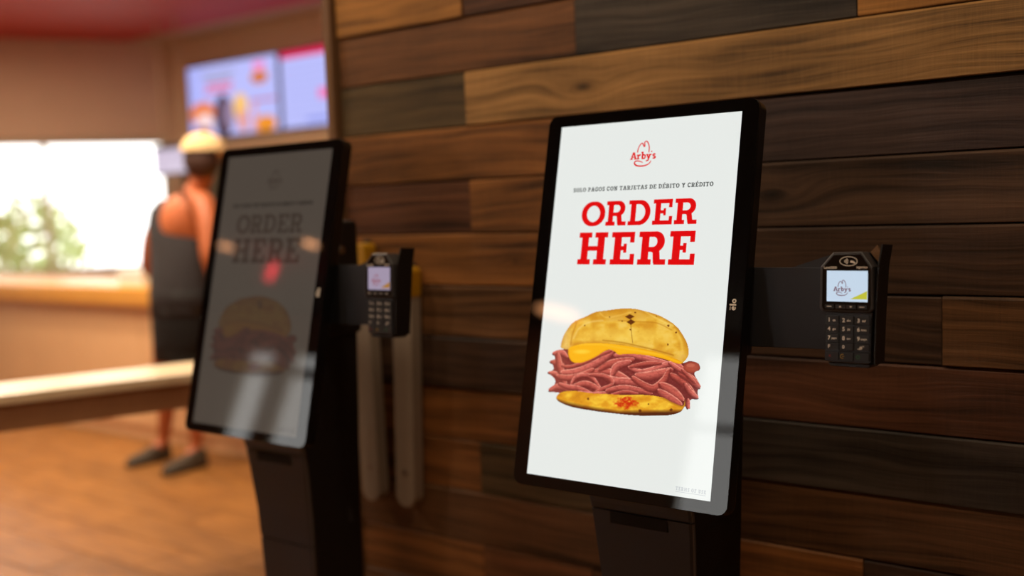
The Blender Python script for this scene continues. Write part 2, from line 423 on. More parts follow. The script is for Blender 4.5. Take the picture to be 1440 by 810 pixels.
class Paint:
    def __init__(s, w, h, step, bg=None):
        s.xs = np.arange(0, w + step, step, float); s.ys = np.arange(0, h + step, step, float)
        s.X, s.Y = np.meshgrid(s.xs, s.ys); s.C = np.zeros(s.X.shape + (3,)); s.A = np.zeros(s.X.shape)
        if bg is not None: s.C[:] = bg; s.A[:] = 1
    def inside(s, pts):
        c = np.zeros(s.X.shape, bool); n = len(pts)
        for i in range(n):
            x0, y0 = pts[i]; x1, y1 = pts[(i + 1) % n]
            if y0 == y1: continue
            k = ((y0 > s.Y) != (y1 > s.Y)) & (s.X < (x1 - x0) * (s.Y - y0) / (y1 - y0) + x0); c ^= k
        return c
    def edge(s, pts, closed=True):
        d = np.full(s.X.shape, 1e9); n = len(pts)
        for i in range(n if closed else n - 1):
            x0, y0 = pts[i]; x1, y1 = pts[(i + 1) % n]; dx, dy = x1 - x0, y1 - y0; L = dx * dx + dy * dy + 1e-9
            t = np.clip(((s.X - x0) * dx + (s.Y - y0) * dy) / L, 0, 1)
            d = np.minimum(d, (s.X - x0 - t * dx) ** 2 + (s.Y - y0 - t * dy) ** 2)
        return np.sqrt(d)
    def mix(s, m, col, a=1.0):
        w = (np.asarray(m, float) * a)[..., None]; s.C = s.C * (1 - w) + np.asarray(col, float) * w; s.A = np.maximum(s.A, (np.asarray(m, float) * a > .5))
    def tint(s, w, col): w = w[..., None]; s.C = s.C * (1 - w) + np.asarray(col, float) * w
    def ribbon(s, pts, wd, mid, light, dark):
        pts = smooth(pts, 5); best = np.full(s.X.shape, 1e9); side = np.zeros(s.X.shape); T = np.zeros(s.X.shape); n = len(pts)
        for i in range(n - 1):
            x0, y0 = pts[i]; x1, y1 = pts[i + 1]; dx, dy = x1 - x0, y1 - y0; L = dx * dx + dy * dy + 1e-9
            t = np.clip(((s.X - x0) * dx + (s.Y - y0) * dy) / L, 0, 1)
            d = (s.X - x0 - t * dx) ** 2 + (s.Y - y0 - t * dy) ** 2; k = d < best
            best[k] = d[k]; side[k] = np.sign((s.Y - y0) * dx - (s.X - x0) * dy)[k]; T[k] = ((i + t) / (n - 1))[k]
        r = np.sqrt(best); w = wd * (.62 + .38 * np.sin(np.pi * np.clip(T, 0, 1))); q = side * r / w
        if pts[-1][0] < pts[0][0]: q = -q
        s.mix((r < w + 5) & (q > .5) & (r >= w), dark, .55)
        m = r < w; s.mix(m, mid)
        s.tint(m * np.clip((-q - .62) / .22, 0, 1) * .95, light); s.tint(m * np.clip((q + .15) / 1.1, 0, 1) * .9, dark)
        s.tint(m * (fbm(s.X / 16, s.Y / 5, 51) > .56) * .22, dark)
    def mesh(s, name, mp, attr='paint'):
        h, w = s.X.shape; ok = s.A > .5
        cell = ok[:-1, :-1] & ok[1:, :-1] & ok[:-1, 1:] & ok[1:, 1:]
        idx = np.arange(h * w).reshape(h, w); q = np.stack([idx[:-1, :-1][cell], idx[1:, :-1][cell], idx[1:, 1:][cell], idx[:-1, 1:][cell]], 1)
        used = np.unique(q); re = np.full(h * w, -1); re[used] = np.arange(len(used)); q = re[q]
        V = mp(s.X.ravel()[used], s.Y.ravel()[used])
        me = bpy.data.meshes.new(name); me.vertices.add(len(V)); me.vertices.foreach_set('co', V.ravel())
        me.loops.add(q.size); me.loops.foreach_set('vertex_index', q.ravel().astype(np.int32))
        me.polygons.add(len(q)); me.polygons.foreach_set('loop_start', np.arange(0, q.size, 4, dtype=np.int32))
        me.update(calc_edges=True)
        a = me.color_attributes.new(attr, 'FLOAT_COLOR', 'POINT')
        c = np.ones((len(V), 4)); c[:, :3] = lin_np(s.C.reshape(-1, 3)[used]); a.data.foreach_set('color', c.ravel())
        return me

def sandwich_picture():
    p = Paint(1080, 810, 3.0)
    X, Y = p.X, p.Y
    # top bun
    bun = smooth([(135,315),(146,262),(175,208),(225,155),(300,124),(370,94),(450,84),(530,75),(620,76),(690,92),(765,116),(825,148),(880,190),(915,240),(940,290),(953,345),(948,385),(925,418),(900,425),(840,400),(760,360),(650,335),(520,312),(400,300),(300,300),(235,312),(200,330),(160,328)], 5, True)
    m = p.inside(bun); e = p.edge(bun)
    p.mix(m, (236, 182, 58))
    n = fbm(X / 60, Y / 45, 3); n2 = fbm(X / 18, Y / 14, 9)
    p.tint(m * np.clip((n - .45) * 3, 0, 1) * .55, (201, 128, 26))
    p.tint(m * np.clip((.5 - n) * 4, 0, 1) * .6, (246, 212, 112))
    p.tint(m * np.clip(1 - ((X - 560) / 380) ** 2 - ((Y - 250) / 60) ** 2, 0, 1) * .6, (248, 208, 88))
    p.tint(m * np.clip(1 - ((X - 520) / 330) ** 2 - ((Y - 118) / 44) ** 2, 0, 1) * .55, (206, 136, 30))
    p.tint(m * np.clip(1 - e / 26, 0, 1) * .5 * (Y < 330), (180, 108, 26))
    p.tint(m * np.clip((X - 800) / 150, 0, 1) * np.clip(1 - e / 60, 0, 1) * .6, (196, 132, 30))
    p.tint(m * np.clip(1 - np.abs(X - 170) / 60, 0, 1) * .5, (238, 205, 140))
    for L_, c_, w_, a_ in (([(245,160),(235,190),(215,240),(205,300)], (190,120,30), 7, .7), ([(420,150),(330,160),(260,200),(225,260)], (250,222,140), 10, .5),
                         ([(600,165),(604,230),(612,295)], (140,85,20), 3.5, .9), ([(520,150),(640,160),(760,170),(850,215)], (186,116,22), 7, .55),
                         ([(420,275),(540,290),(650,315),(780,350),(860,375)], (170,110,20), 7, .7), ([(690,95),(760,140),(860,190)], (250,215,110), 10, .6),
                         ([(870,215),(905,280),(915,360)], (250,210,90), 14, .5), ([(400,100),(440,130),(520,120),(600,100)], (250,205,100), 9, .5)):
        d = p.edge(smooth(L_, 6), False); p.tint(m * np.clip(1 - d / w_, 0, 1) * a_, c_)
    for cx, cy, rx, ry in ((594,128,25,13),(601,162,22,15)):
        p.tint(m * (np.abs(X - cx) / rx + np.abs(Y - cy) / ry < 1.25), (104, 52, 14))
    for cx, cy, r in ((832,188,8),(878,232,6),(828,308,6),(628,102,6),(300,180,5),(465,128,5),(545,155,5),(598,210,6),(760,128,4)):
        p.tint(m * ((X - cx) ** 2 + (Y - cy) ** 2 < r * r) * .9, (120, 62, 14))
    p.tint(m * np.clip((n2 - .72) * 6, 0, 1) * .25, (180, 112, 28))
    # mass of sliced meat
    meat = smooth([(88,352),(150,328),(200,330),(400,330),(600,345),(800,385),(900,425),(960,412),(1010,430),(1016,470),(985,492),(1015,560),(1003,605),(1003,640),(960,660),(958,712),(930,700),(915,690),(880,690),(760,640),(600,640),(400,625),(250,605),(120,600),(62,588),(85,555),(95,520),(52,472),(85,450),(70,400),(95,385)], 5, True)
    m = p.inside(meat); p.mix(m, (118, 44, 42)); p.tint(m * np.clip((fbm(X / 30, Y / 12, 21) - .52) * 3, 0, 1) * .5, (150, 60, 54))
    mid, lt, dk = (206, 100, 86), (242, 156, 134), (104, 34, 32)
    R = [([(55,472),(110,482),(150,505)],15),([(60,580),(120,560),(200,585)],20),([(88,352),(140,348),(175,372)],20),([(72,405),(110,412),(150,425)],20),
         ([(118,365),(128,430),(150,490),(165,550)],26),([(500,372),(580,368),(660,385),(740,405),(820,425)],24),([(590,450),(660,475),(740,462),(830,430),(890,440),(925,475)],20),
         ([(330,478),(420,470),(500,490),(560,520),(600,545)],30),([(400,455),(460,425),(540,408),(610,400)],26),([(480,490),(510,440),(590,415)],26),([(600,442),(700,425),(780,425)],16),
         ([(420,500),(500,530),(600,540),(680,560)],28),([(150,475),(240,470),(330,440),(420,395),(480,352)],28),([(115,495),(190,508),(280,492),(350,460)],22),([(150,432),(200,438),(300,412),(400,368),(470,342)],13),
         ([(210,545),(240,505),(310,492),(360,520),(400,575)],15),([(215,565),(290,545),(350,560),(400,590)],22),([(340,490),(430,500),(480,535),(440,575)],16),([(370,600),(430,575),(480,555)],14),
         ([(130,545),(190,565),(260,575),(340,605)],18),([(260,598),(340,612),(450,605)],16),([(450,590),(540,575),(640,590),(720,610)],22),([(640,500),(700,505),(780,490),(845,470)],34),
         ([(615,515),(680,560),(740,580),(800,535),(832,475)],26),([(850,500),(920,550),(985,635)],26),([(900,490),(955,520),(1006,572)],28),([(790,560),(850,600),(905,650)],34),([(775,600),(830,640),(895,680)],30),
         ([(840,425),(880,455),(935,490)],16),([(930,560),(962,610),(998,640)],18),([(945,655),(946,705)],15),([(915,470),(985,545)],12),([(480,615),(560,600),(640,612)],12)]
    for q, w in R:
        j = random.Random(int(q[0][0] * 7 + q[0][1])).uniform(-14, 14)
        p.ribbon(q, w * .92, tuple(c + j for c in mid), tuple(c + j for c in lt), dk)
    k = ((X - 968) / 48) ** 2 + ((Y - 452) / 35) ** 2; p.mix(k < 1, (176, 78, 58)); p.tint((k < 1) * np.clip(k - .3, 0, 1) * .8, (128, 46, 36)); p.tint((((X - 962) / 25) ** 2 + ((Y - 440) / 12) ** 2 < 1) * .5, (210, 120, 95))
    p.tint(p.A * np.clip((fbm(X / 9, Y / 7, 33) - .55) * 3, 0, 1) * .25 * (Y > 330) * (Y < 640), (225, 130, 110))
    p.tint(m * np.clip(1 - X / 220, 0, 1) * .35, (225, 140, 110))
    # cheese
    ch = smooth([(190,325),(232,306),(320,292),(430,295),(520,305),(640,325),(760,355),(860,392),(912,420),(890,430),(800,397),(700,374),(600,364),(520,366),(500,350),(465,335),(430,345),(385,372),(330,398),(270,416),(220,410),(192,375)], 5, True)
    m = p.inside(ch); e = p.edge(ch); p.mix(m, (250, 182, 26)); p.tint(m * np.clip(1 - e / 10, 0, 1) * .5 * (Y > 330), (216, 130, 8))
    p.tint(m * np.clip(1 - ((X - 280) / 70) ** 2 - ((Y - 345) / 18) ** 2, 0, 1) * .8, (255, 216, 70)); p.tint(m * np.clip(1 - np.abs(Y - (300 + np.clip(X - 400, 0, 500) * .18)) / 9, 0, 1) * .5, (255, 205, 60))
    # bottom bun
    bb = smooth([(104,625),(125,603),(180,590),(260,592),(340,605),(450,612),(560,620),(700,622),(800,640),(850,668),(915,692),(925,655),(928,690),(905,728),(860,745),(800,752),(650,750),(500,735),(350,715),(220,692),(140,665),(110,645)], 5, True)
    m = p.inside(bb); e = p.edge(bb); p.mix(m, (226, 156, 34))
    n = fbm(X / 62, Y / 34, 41); p.tint(m * np.clip((n - .46) * 4, 0, 1) * .85, (252, 206, 62)); p.tint(m * np.clip((.40 - n) * 5, 0, 1) * .55, (196, 116, 20))
    p.tint(m * np.clip(1 - e / 14, 0, 1) * .5 * (Y > 640), (120, 60, 16))
    low = 636 + 88 * np.clip((X - 100) / 420, 0, 1) ** .7
    p.tint(m * np.clip((Y - low + 14) / 24, 0, 1) * .95, (80, 34, 16)); p.tint(m * np.clip(1 - ((X - 575) / 80) ** 2 - ((Y - 668) / 40) ** 2 + (fbm(X / 14, Y / 12, 61) - .5) * 2.2, 0, 1) * (np.abs(X - 575) < 95), (206, 48, 14))
    for cx, cy, r in ((322,640,8),(708,678,5),(655,718,10),(845,716,9)): p.tint(m * ((X - cx) ** 2 + (Y - cy) ** 2 < r * r) * .8, (96, 40, 14))
    # picture space to millimetres on the display
    c = np.array([(-207.3, -1.5), (166.8, 11.3), (189.9, -219.9), (-175.8, -260.4)]) / 1000
    def mp(x, y):
        s, t = x / 1080, y / 810
        q = (c[0] * ((1 - s) * (1 - t))[:, None] + c[1] * (s * (1 - t))[:, None] + c[2] * (s * t)[:, None] + c[3] * ((1 - s) * t)[:, None])
        return np.stack([q[:, 0], np.zeros(len(q)), q[:, 1]], 1)
    return p.mesh('sandwich_picture', mp)

# ------------------------------------------------------------------ materials
M_ = {}
M_['board'] = wood_mat()
M_['backing'] = simple('dark_backing', (22, 16, 12), .9)
M_['floor'] = simple('floor_grout', (86, 56, 28), .8, scale=20)
M_['ceiling'] = simple('ceiling_paint', (120, 106, 92), .9, scale=8)
M_['red'] = simple('red_paint', (184, 54, 28), .6, scale=4)
M_['plaster'] = simple('beige_plaster', (206, 174, 146), .8, scale=5)
M_['trim'] = simple('pale_trim', (188, 156, 118), .6, scale=12)
M_['edge_trim'] = simple('wall_end_trim', (120, 84, 52), .6, scale=12)
M_['olive'] = simple('kitchen_gloom', (92, 82, 56), .8, scale=6)
M_['counter'] = simple('cream_laminate', (232, 186, 138), .45, scale=6)
M_['counter_top'] = simple('honey_wood_top', (222, 160, 72), .4, grain=.15, scale=14)
M_['table_top'] = simple('pale_table_top', (236, 214, 176), .3, scale=14)
M_['table_apron'] = simple('brown_table_apron', (156, 110, 74), .5, grain=.12, scale=20)
M_['frame'] = simple('grey_frame', (60, 56, 52), .5)
M_['winframe'] = simple('pale_window_frame', (190, 176, 150), .5)
M_['shell'] = simple('black_powder_coat', (38, 44, 56), .42, grain=.1, scale=900, bump=.15)
M_['side'] = simple('black_steel_side', (22, 18, 17), .5, grain=.1, scale=700)
M_['plate'] = simple('charcoal_plate', (48, 49, 53), .5, grain=.1, scale=700)
M_['black'] = simple('gloss_black_plastic', (14, 13, 13), .25)
M_['slot_shade'] = simple('slot_shade_black', (4, 4, 4), .8)
M_['rim'] = simple('grey_edge', (96, 92, 92), .35)
M_['glass'] = simple('black_glass', (5, 5, 6), .02, grain=.02, spec=.5)
M_['term'] = simple('terminal_plastic', (66, 63, 63), .38, grain=.06, scale=900)
M_['term_dark'] = simple('terminal_dark', (20, 19, 19), .3)
M_['key'] = simple('rubber_key', (40, 39, 40), .5)
M_['label'] = simple('white_print', (240, 230, 214), .5)
M_['red_print'] = simple('red_print', (150, 40, 36), .5)
M_['yellow_print'] = simple('yellow_print', (176, 140, 50), .5)
M_['green_print'] = simple('green_print', (40, 110, 60), .5)
M_['grey_post'] = simple('grey_post_paint', (158, 142, 124), .6, scale=20)
M_['yellow'] = simple('yellow_plastic', (190, 138, 22), .4)
M_['skin'] = simple('skin', (178, 96, 54), .5, scale=9)
M_['shirt'] = simple('charcoal_cotton', (44, 40, 42), .9, scale=50)
M_['shorts'] = simple('black_cotton', (14, 11, 10), .9, scale=50)
M_['cap'] = simple('cream_cap_cloth', (224, 190, 140), .9, scale=30)
M_['hair'] = simple('brown_hair', (62, 34, 22), .7, scale=120, grain=.3)
M_['shoe'] = simple('dark_shoe', (58, 46, 30), .7, scale=30)
M_['paper'] = simple('white_paper', (224, 230, 226), .7)
M_['phone'] = simple('pale_blue_case', (150, 172, 214), .3)
M_['lamp_ring'] = simple('lamp_trim_white', (210, 200, 186), .5)
M_['chrome'] = simple('dull_chrome', (150, 140, 130), .3, metal=1.0)
M_['chair'] = simple('chair_wood', (70, 42, 30), .5)
M_['bush'] = simple('bush_leaf', (196, 206, 150), .8, scale=30, grain=.4)

# ------------------------------------------------------------------ the setting
CEIL = 3.0
box('floor', -11.2, 3.2, -6.2, 3.6, -0.12, -0.004, M_['floor'])['kind'] = 'structure'
floor = bpy.data.objects['floor']
def tile_mat():
    m, nt, b = nodes_of('honey_floor_tile'); N = nt.nodes.new; L = nt.links.new
    tc = N('ShaderNodeTexCoord'); oi = N('ShaderNodeObjectInfo')
    mp = N('ShaderNodeMapping'); mp.inputs['Scale'].default_value = (3, 22, 1); L(tc.outputs['Object'], mp.inputs[0])
    ad = N('ShaderNodeVectorMath'); L(mp.outputs[0], ad.inputs[0]); sc = N('ShaderNodeVectorMath'); sc.operation = 'SCALE'; sc.inputs[0].default_value = (13, 29, 7); L(oi.outputs['Random'], sc.inputs['Scale']); L(sc.outputs[0], ad.inputs[1])
    n = N('ShaderNodeTexNoise'); n.inputs['Scale'].default_value = 1.5; n.inputs['Detail'].default_value = 4; L(ad.outputs[0], n.inputs['Vector'])
    r = N('ShaderNodeValToRGB'); L(n.outputs['Fac'], r.inputs['Fac'])
    r.color_ramp.elements[0].position = .3; r.color_ramp.elements[0].color = (*lin((122, 78, 34)), 1)
    r.color_ramp.elements[1].position = .7; r.color_ramp.elements[1].color = (*lin((160, 108, 50)), 1)
    mm = N('ShaderNodeVectorMath'); mm.operation = 'SCALE'; L(r.outputs['Color'], mm.inputs[0])
    mr = N('ShaderNodeMapRange'); mr.inputs['To Min'].default_value = .85; mr.inputs['To Max'].default_value = 1.12; L(oi.outputs['Random'], mr.inputs['Value']); L(mr.outputs[0], mm.inputs['Scale'])
    L(mm.outputs[0], b.inputs['Base Color']); b.inputs['Roughness'].default_value = .42
    return m
tm = tile_mat()
TW, TL = 0.225, 0.9
bm = bmesh.new(); bm_box(bm, 0.002, TL - .002, 0.002, TW - .002, -0.01, 0.0)
tile_me = bm_finish(bm, 'tile', .001, 1); tile_me.materials.append(tm)
for j in range(17):
    for i in range(9):
        o = bpy.data.objects.new('tile', tile_me); COL.objects.link(o); o.parent = floor
        o.location = (-7.65 + i * TL + (j % 3) * TL / 3, -2.46 + j * TW, 0)

box('ceiling', -11.2, 3.2, -6.2, 3.6, CEIL, CEIL + .1, M_['ceiling'])['kind'] = 'structure'
box('trim_1', -11.0, -2.9, 0.35, 3.17, 2.82, CEIL - .001, M_['red'])['kind'] = 'structure'      # red dropped soffit
# plank wall: backing slab with planks as its children
SEAM0, PITCH = 1.7918, 0.1408
wall = box('wall_back', -2.215, 3.0, 0.022, 0.16, 0, CEIL, M_['backing']); wall['kind'] = 'structure'
J1, J2, J3 = -1.740, -0.712, -1.393
BR = dict(gold=(156, 106, 50), golden=(156, 116, 68), brown=(108, 70, 40), red=(90, 56, 36), grey=(68, 59, 50), olive=(84, 67, 42), dark=(72, 51, 36), orange=(130, 84, 42), purple=(68, 53, 48), knotty=(82, 60, 44), mid=(102, 70, 42))
ROWS = {
    -1: [(J1, 'gold'), (J2, 'red'), (9, 'brown')],
    0: [(J3, 'brown'), (J2, 'grey'), (9, 'gold')],
    1: [(J1, 'olive'), (9, 'golden')],
    2: [(-1.15, 'orange'), (9, 'purple')],
    3: [(J1, 'red'), (-1.05, 'orange'), (9, 'knotty')],
    4: [(-1.2, 'orange'), (9, 'dark')],
    5: [(-1.1, 'mid'), (-.55, 'dark'), (9, 'mid')],
    6: [(-1.3, 'dark'), (9, 'red')],
    7: [(-1.2, 'orange'), (9, 'grey')],
    8: [(J1, 'orange'), (-1.15, 'olive'), (9, 'mid')],
    9: [(-1.3, 'mid'), (J2, 'orange'), (9, 'dark')],
    10: [(J1, 'orange'), (J3, 'brown'), (9, 'mid')],
    11: [(J3, 'mid'), (J2, 'red'), (9, 'brown')],
}
KNOTS = {(1, 1): (-1.372, -0.005, 1.0), (3, 2): (-0.90, 0.0, 1.0), (4, 0): (-1.60, 0.0, .5)}
keys = list(BR)
for k in range(-8, 13):
    zt = SEAM0 - k * PITCH; zb = zt - PITCH
    if zb < 0: zb = 0.0
    if zt > 2.95: zt = 2.95
    segs = ROWS.get(k)
    if not segs:
        segs = [(random.uniform(-1.9, -.9), random.choice(keys)), (random.uniform(-.5, .8), random.choice(keys)), (9, random.choice(keys))]
    xs = [-2.205]; cs = []
    for xe, c in segs:
        while xe - xs[-1] > 2.1 and xe == 9 and xs[-1] < 1.2:
            xs.append(xs[-1] + random.uniform(1.3, 2.0)); cs.append(c)
            c = random.choice(keys)
        xs.append(min(xe, 3.0)); cs.append(c)
    for i, c in enumerate(cs):
        x0, x1 = xs[i] + .0012, xs[i + 1] - .0012
        if x1 - x0 < .05: continue
        pr = random.uniform(-.004, .004)
        h = zt - zb; cx = (x0 + x1) / 2; cz = (zt + zb) / 2
        hx, hz = (x1 - x0) / 2, h / 2 - .0016
        bm = bmesh.new()
        prof = [(.022, -hz), (pr, -hz), (pr - .001, -hz + .0015), (pr - .001, hz - .005), (pr + .004, hz), (.022, hz)]
        a = [bm.verts.new((-hx, y, z)) for y, z in prof]; b = [bm.verts.new((hx, y, z)) for y, z in prof]
        bm.faces.new(a); bm.faces.new(b[::-1])
        for q in range(6): bm.faces.new((a[q], b[q], b[(q + 1) % 6], a[(q + 1) % 6]))
        o = link('plank', bm_finish(bm, 'plank'), wall, (M_['board'],))
        o.location = (cx, 0, cz)
        jit = random.uniform(.92, 1.08)
        o.color = (*[v * jit for v in lin(BR[c])], 1)
        kk = KNOTS.get((k, i))
        o['knot'] = [kk[0] - cx, kk[1], kk[2]] if kk else [50.0, 50.0, 0.0]
box('trim_2', -2.245, -2.216, -0.02, 0.17, 0, CEIL - .001, M_['edge_trim'], bevel=.003)['kind'] = 'structure'

# far wall with the menu boards, panel below painted dark for the gloom of the kitchen opening
box('wall_far', -7.84, 3.0, 3.50, 3.62, 1.88, CEIL, M_['plaster'])['kind'] = 'structure'
box('kitchen_opening_panel', -7.98, 3.0, 3.56, 3.62, 0, 1.88, M_['olive'])['kind'] = 'structure'
box('trim_3', -8.4, -2.9, 3.17, 3.499, 2.82, CEIL - .001, M_['trim'])['kind'] = 'structure'
box('trim_4', -7.86, 3.0, 3.46, 3.56, 1.80, 1.90, M_['trim'], bevel=.01)['kind'] = 'structure'
box('wall_right', 3.0, 3.1, -6.2, 3.6, 0, CEIL, M_['plaster'])['kind'] = 'structure'
box('wall_left', -11.1, -11.0, -6.2, -1.9, 0, CEIL, M_['plaster'])['kind'] = 'structure'

def wall_with_windows(name, p0, p1, openings, zmax, mat, th=.12, depth=1):
    """wall from p0 to p1 (plan points) with rectangular openings (s0,s1,z0,z1) along it; panes and bars are built"""
    d = Vector((p1[0] - p0[0], p1[1] - p0[1], 0)); L = d.length; d.normalize()
    n = Vector((-d.y, d.x, 0)) * depth
    M = Matrix(((d.x, n.x, 0, p0[0]), (d.y, n.y, 0, p0[1]), (0, 0, 1, 0), (0, 0, 0, 1)))
    bm = bmesh.new(); s = 0
    for s0, s1, z0, z1 in openings:
        bm_box(bm, s, s0, 0, th, 0, zmax, M)
        bm_box(bm, s0, s1, 0, th, 0, z0, M); bm_box(bm, s0, s1, 0, th, z1, zmax, M); s = s1
    bm_box(bm, s, L, 0, th, 0, zmax, M)
    w = link(name, bm_finish(bm, name), None, (mat,)); w['kind'] = 'structure'
    return M
GL, gnt, gb = nodes_of('clear_pane')
gb.inputs['Transmission Weight'].default_value = 1.0; gb.inputs['Roughness'].default_value = 0.0; gb.inputs['IOR'].default_value = 1.02
win_count = 0
def window(M, s0, s1, z0, z1, bars=(), rails=(), th=.12):
    global win_count; win_count += 1
    f = .05
    o = box('window_%d' % win_count, s0, s0 + f, .03, .09, z0, z1, M_['winframe'], M=M); o['kind'] = 'structure'
    for nme, a, b, c, d_ in [('frame_bar', s1 - f, s1, z0, z1), ('frame_bar', s0 + f, s1 - f, z0, z0 + f), ('frame_bar', s0 + f, s1 - f, z1 - f, z1)] + \
            [('mullion', x - f / 2, x + f / 2, z0 + f, z1 - f) for x in bars] + [('transom', s0 + f, s1 - f, z - f / 2, z + f / 2) for z in rails]:
        box(nme, a, b, .035, .085, c, d_, M_['winframe'], parent=o, M=M)
    box('pane', s0 + f, s1 - f, .058, .062, z0 + f, z1 - f, GL, parent=o, M=M)

# left side of the room, glazed, running off behind the camera side
op = [(.11, 2.1, .85, 2.0), (2.5, 4.3, .85, 2.0)]
M1 = wall_with_windows('wall_left_glazed', (-7.84, 3.5), (-11.05, -1.95), op, CEIL, M_['plaster'], depth=-1)
for q in op: window(M1, *q, bars=((q[0] + q[1]) / 2,))
# street front behind the camera, seen in the glass of the kiosks
op = [(1.75, 2.25, .9, 2.6), (2.50, 3.35, .9, 2.6), (7.27, 8.15, .9, 2.88)]
M2 = wall_with_windows('wall_front', (-11.1, -6.1), (3.1, -6.1), op, CEIL, M_['plaster'], depth=-1)
window(M2, *op[0], rails=(2.38, 2.33)); window(M2, *op[1], rails=(2.38, 2.33)); window(M2, *op[2], rails=(2.24,))

# ------------------------------------------------------------------ ceiling lamps
for i, (x, y, r, w) in enumerate(LAMPS):
    zc = 2.82 if (-11 < x < -2.9 and .35 < y < 3.5) else CEIL
    root = empty('ceiling_lamp', (x, y, zc))
    bm = bmesh.new(); n = 28; rings = [(r * 1.22, 0), (r * 1.2, -.008), (r * 1.04, -.010), (r, -.003), (r, -.0005)]
    vs = [[bm.verts.new((a * math.cos(6.2832 * k / n), a * math.sin(6.2832 * k / n), z)) for k in range(n)] for a, z in rings]
    for a, b in zip(vs, vs[1:]):
        for k in range(n): bm.faces.new((a[k], a[(k + 1) % n], b[(k + 1) % n], b[k]))
    link('trim_ring', bm_finish(bm, 'trim_ring'), root, (M_['lamp_ring'],))
    l = bpy.data.lights.new('lamp_disc', 'AREA'); l.shape = 'DISK'; l.size = 2 * r; l.energy = w; l.color = LAMP_AMBER if i < 3 else LAMP_SOFT if i < 7 else LAMP_WARM
    lo = bpy.data.objects.new('lamp_disc', l); COL.objects.link(lo); lo.parent = root; lo.location = (0, 0, -.004)
    place = ['over the dining area near the front windows, the largest', 'over the dining area, right of a pair', 'over the dining area, left of a pair'][i] if i < 3 else \
            ['above the far kiosk end of the plank wall', 'between the two kiosks', 'above the payment terminal of the near kiosk', 'beyond the near kiosk to the right'][i - 3] if i < 7 else \
            ['above the bare table', 'above the window side of the floor', 'in front of the bare table', 'above the customer', 'above the left end of the counter', 'before the menu boards, left', 'before the menu boards, right'][i - 7]
    tag(root, 'round warm recessed ceiling lamp ' + place, 'ceiling lamp', 'recessed lamps in the ceiling')

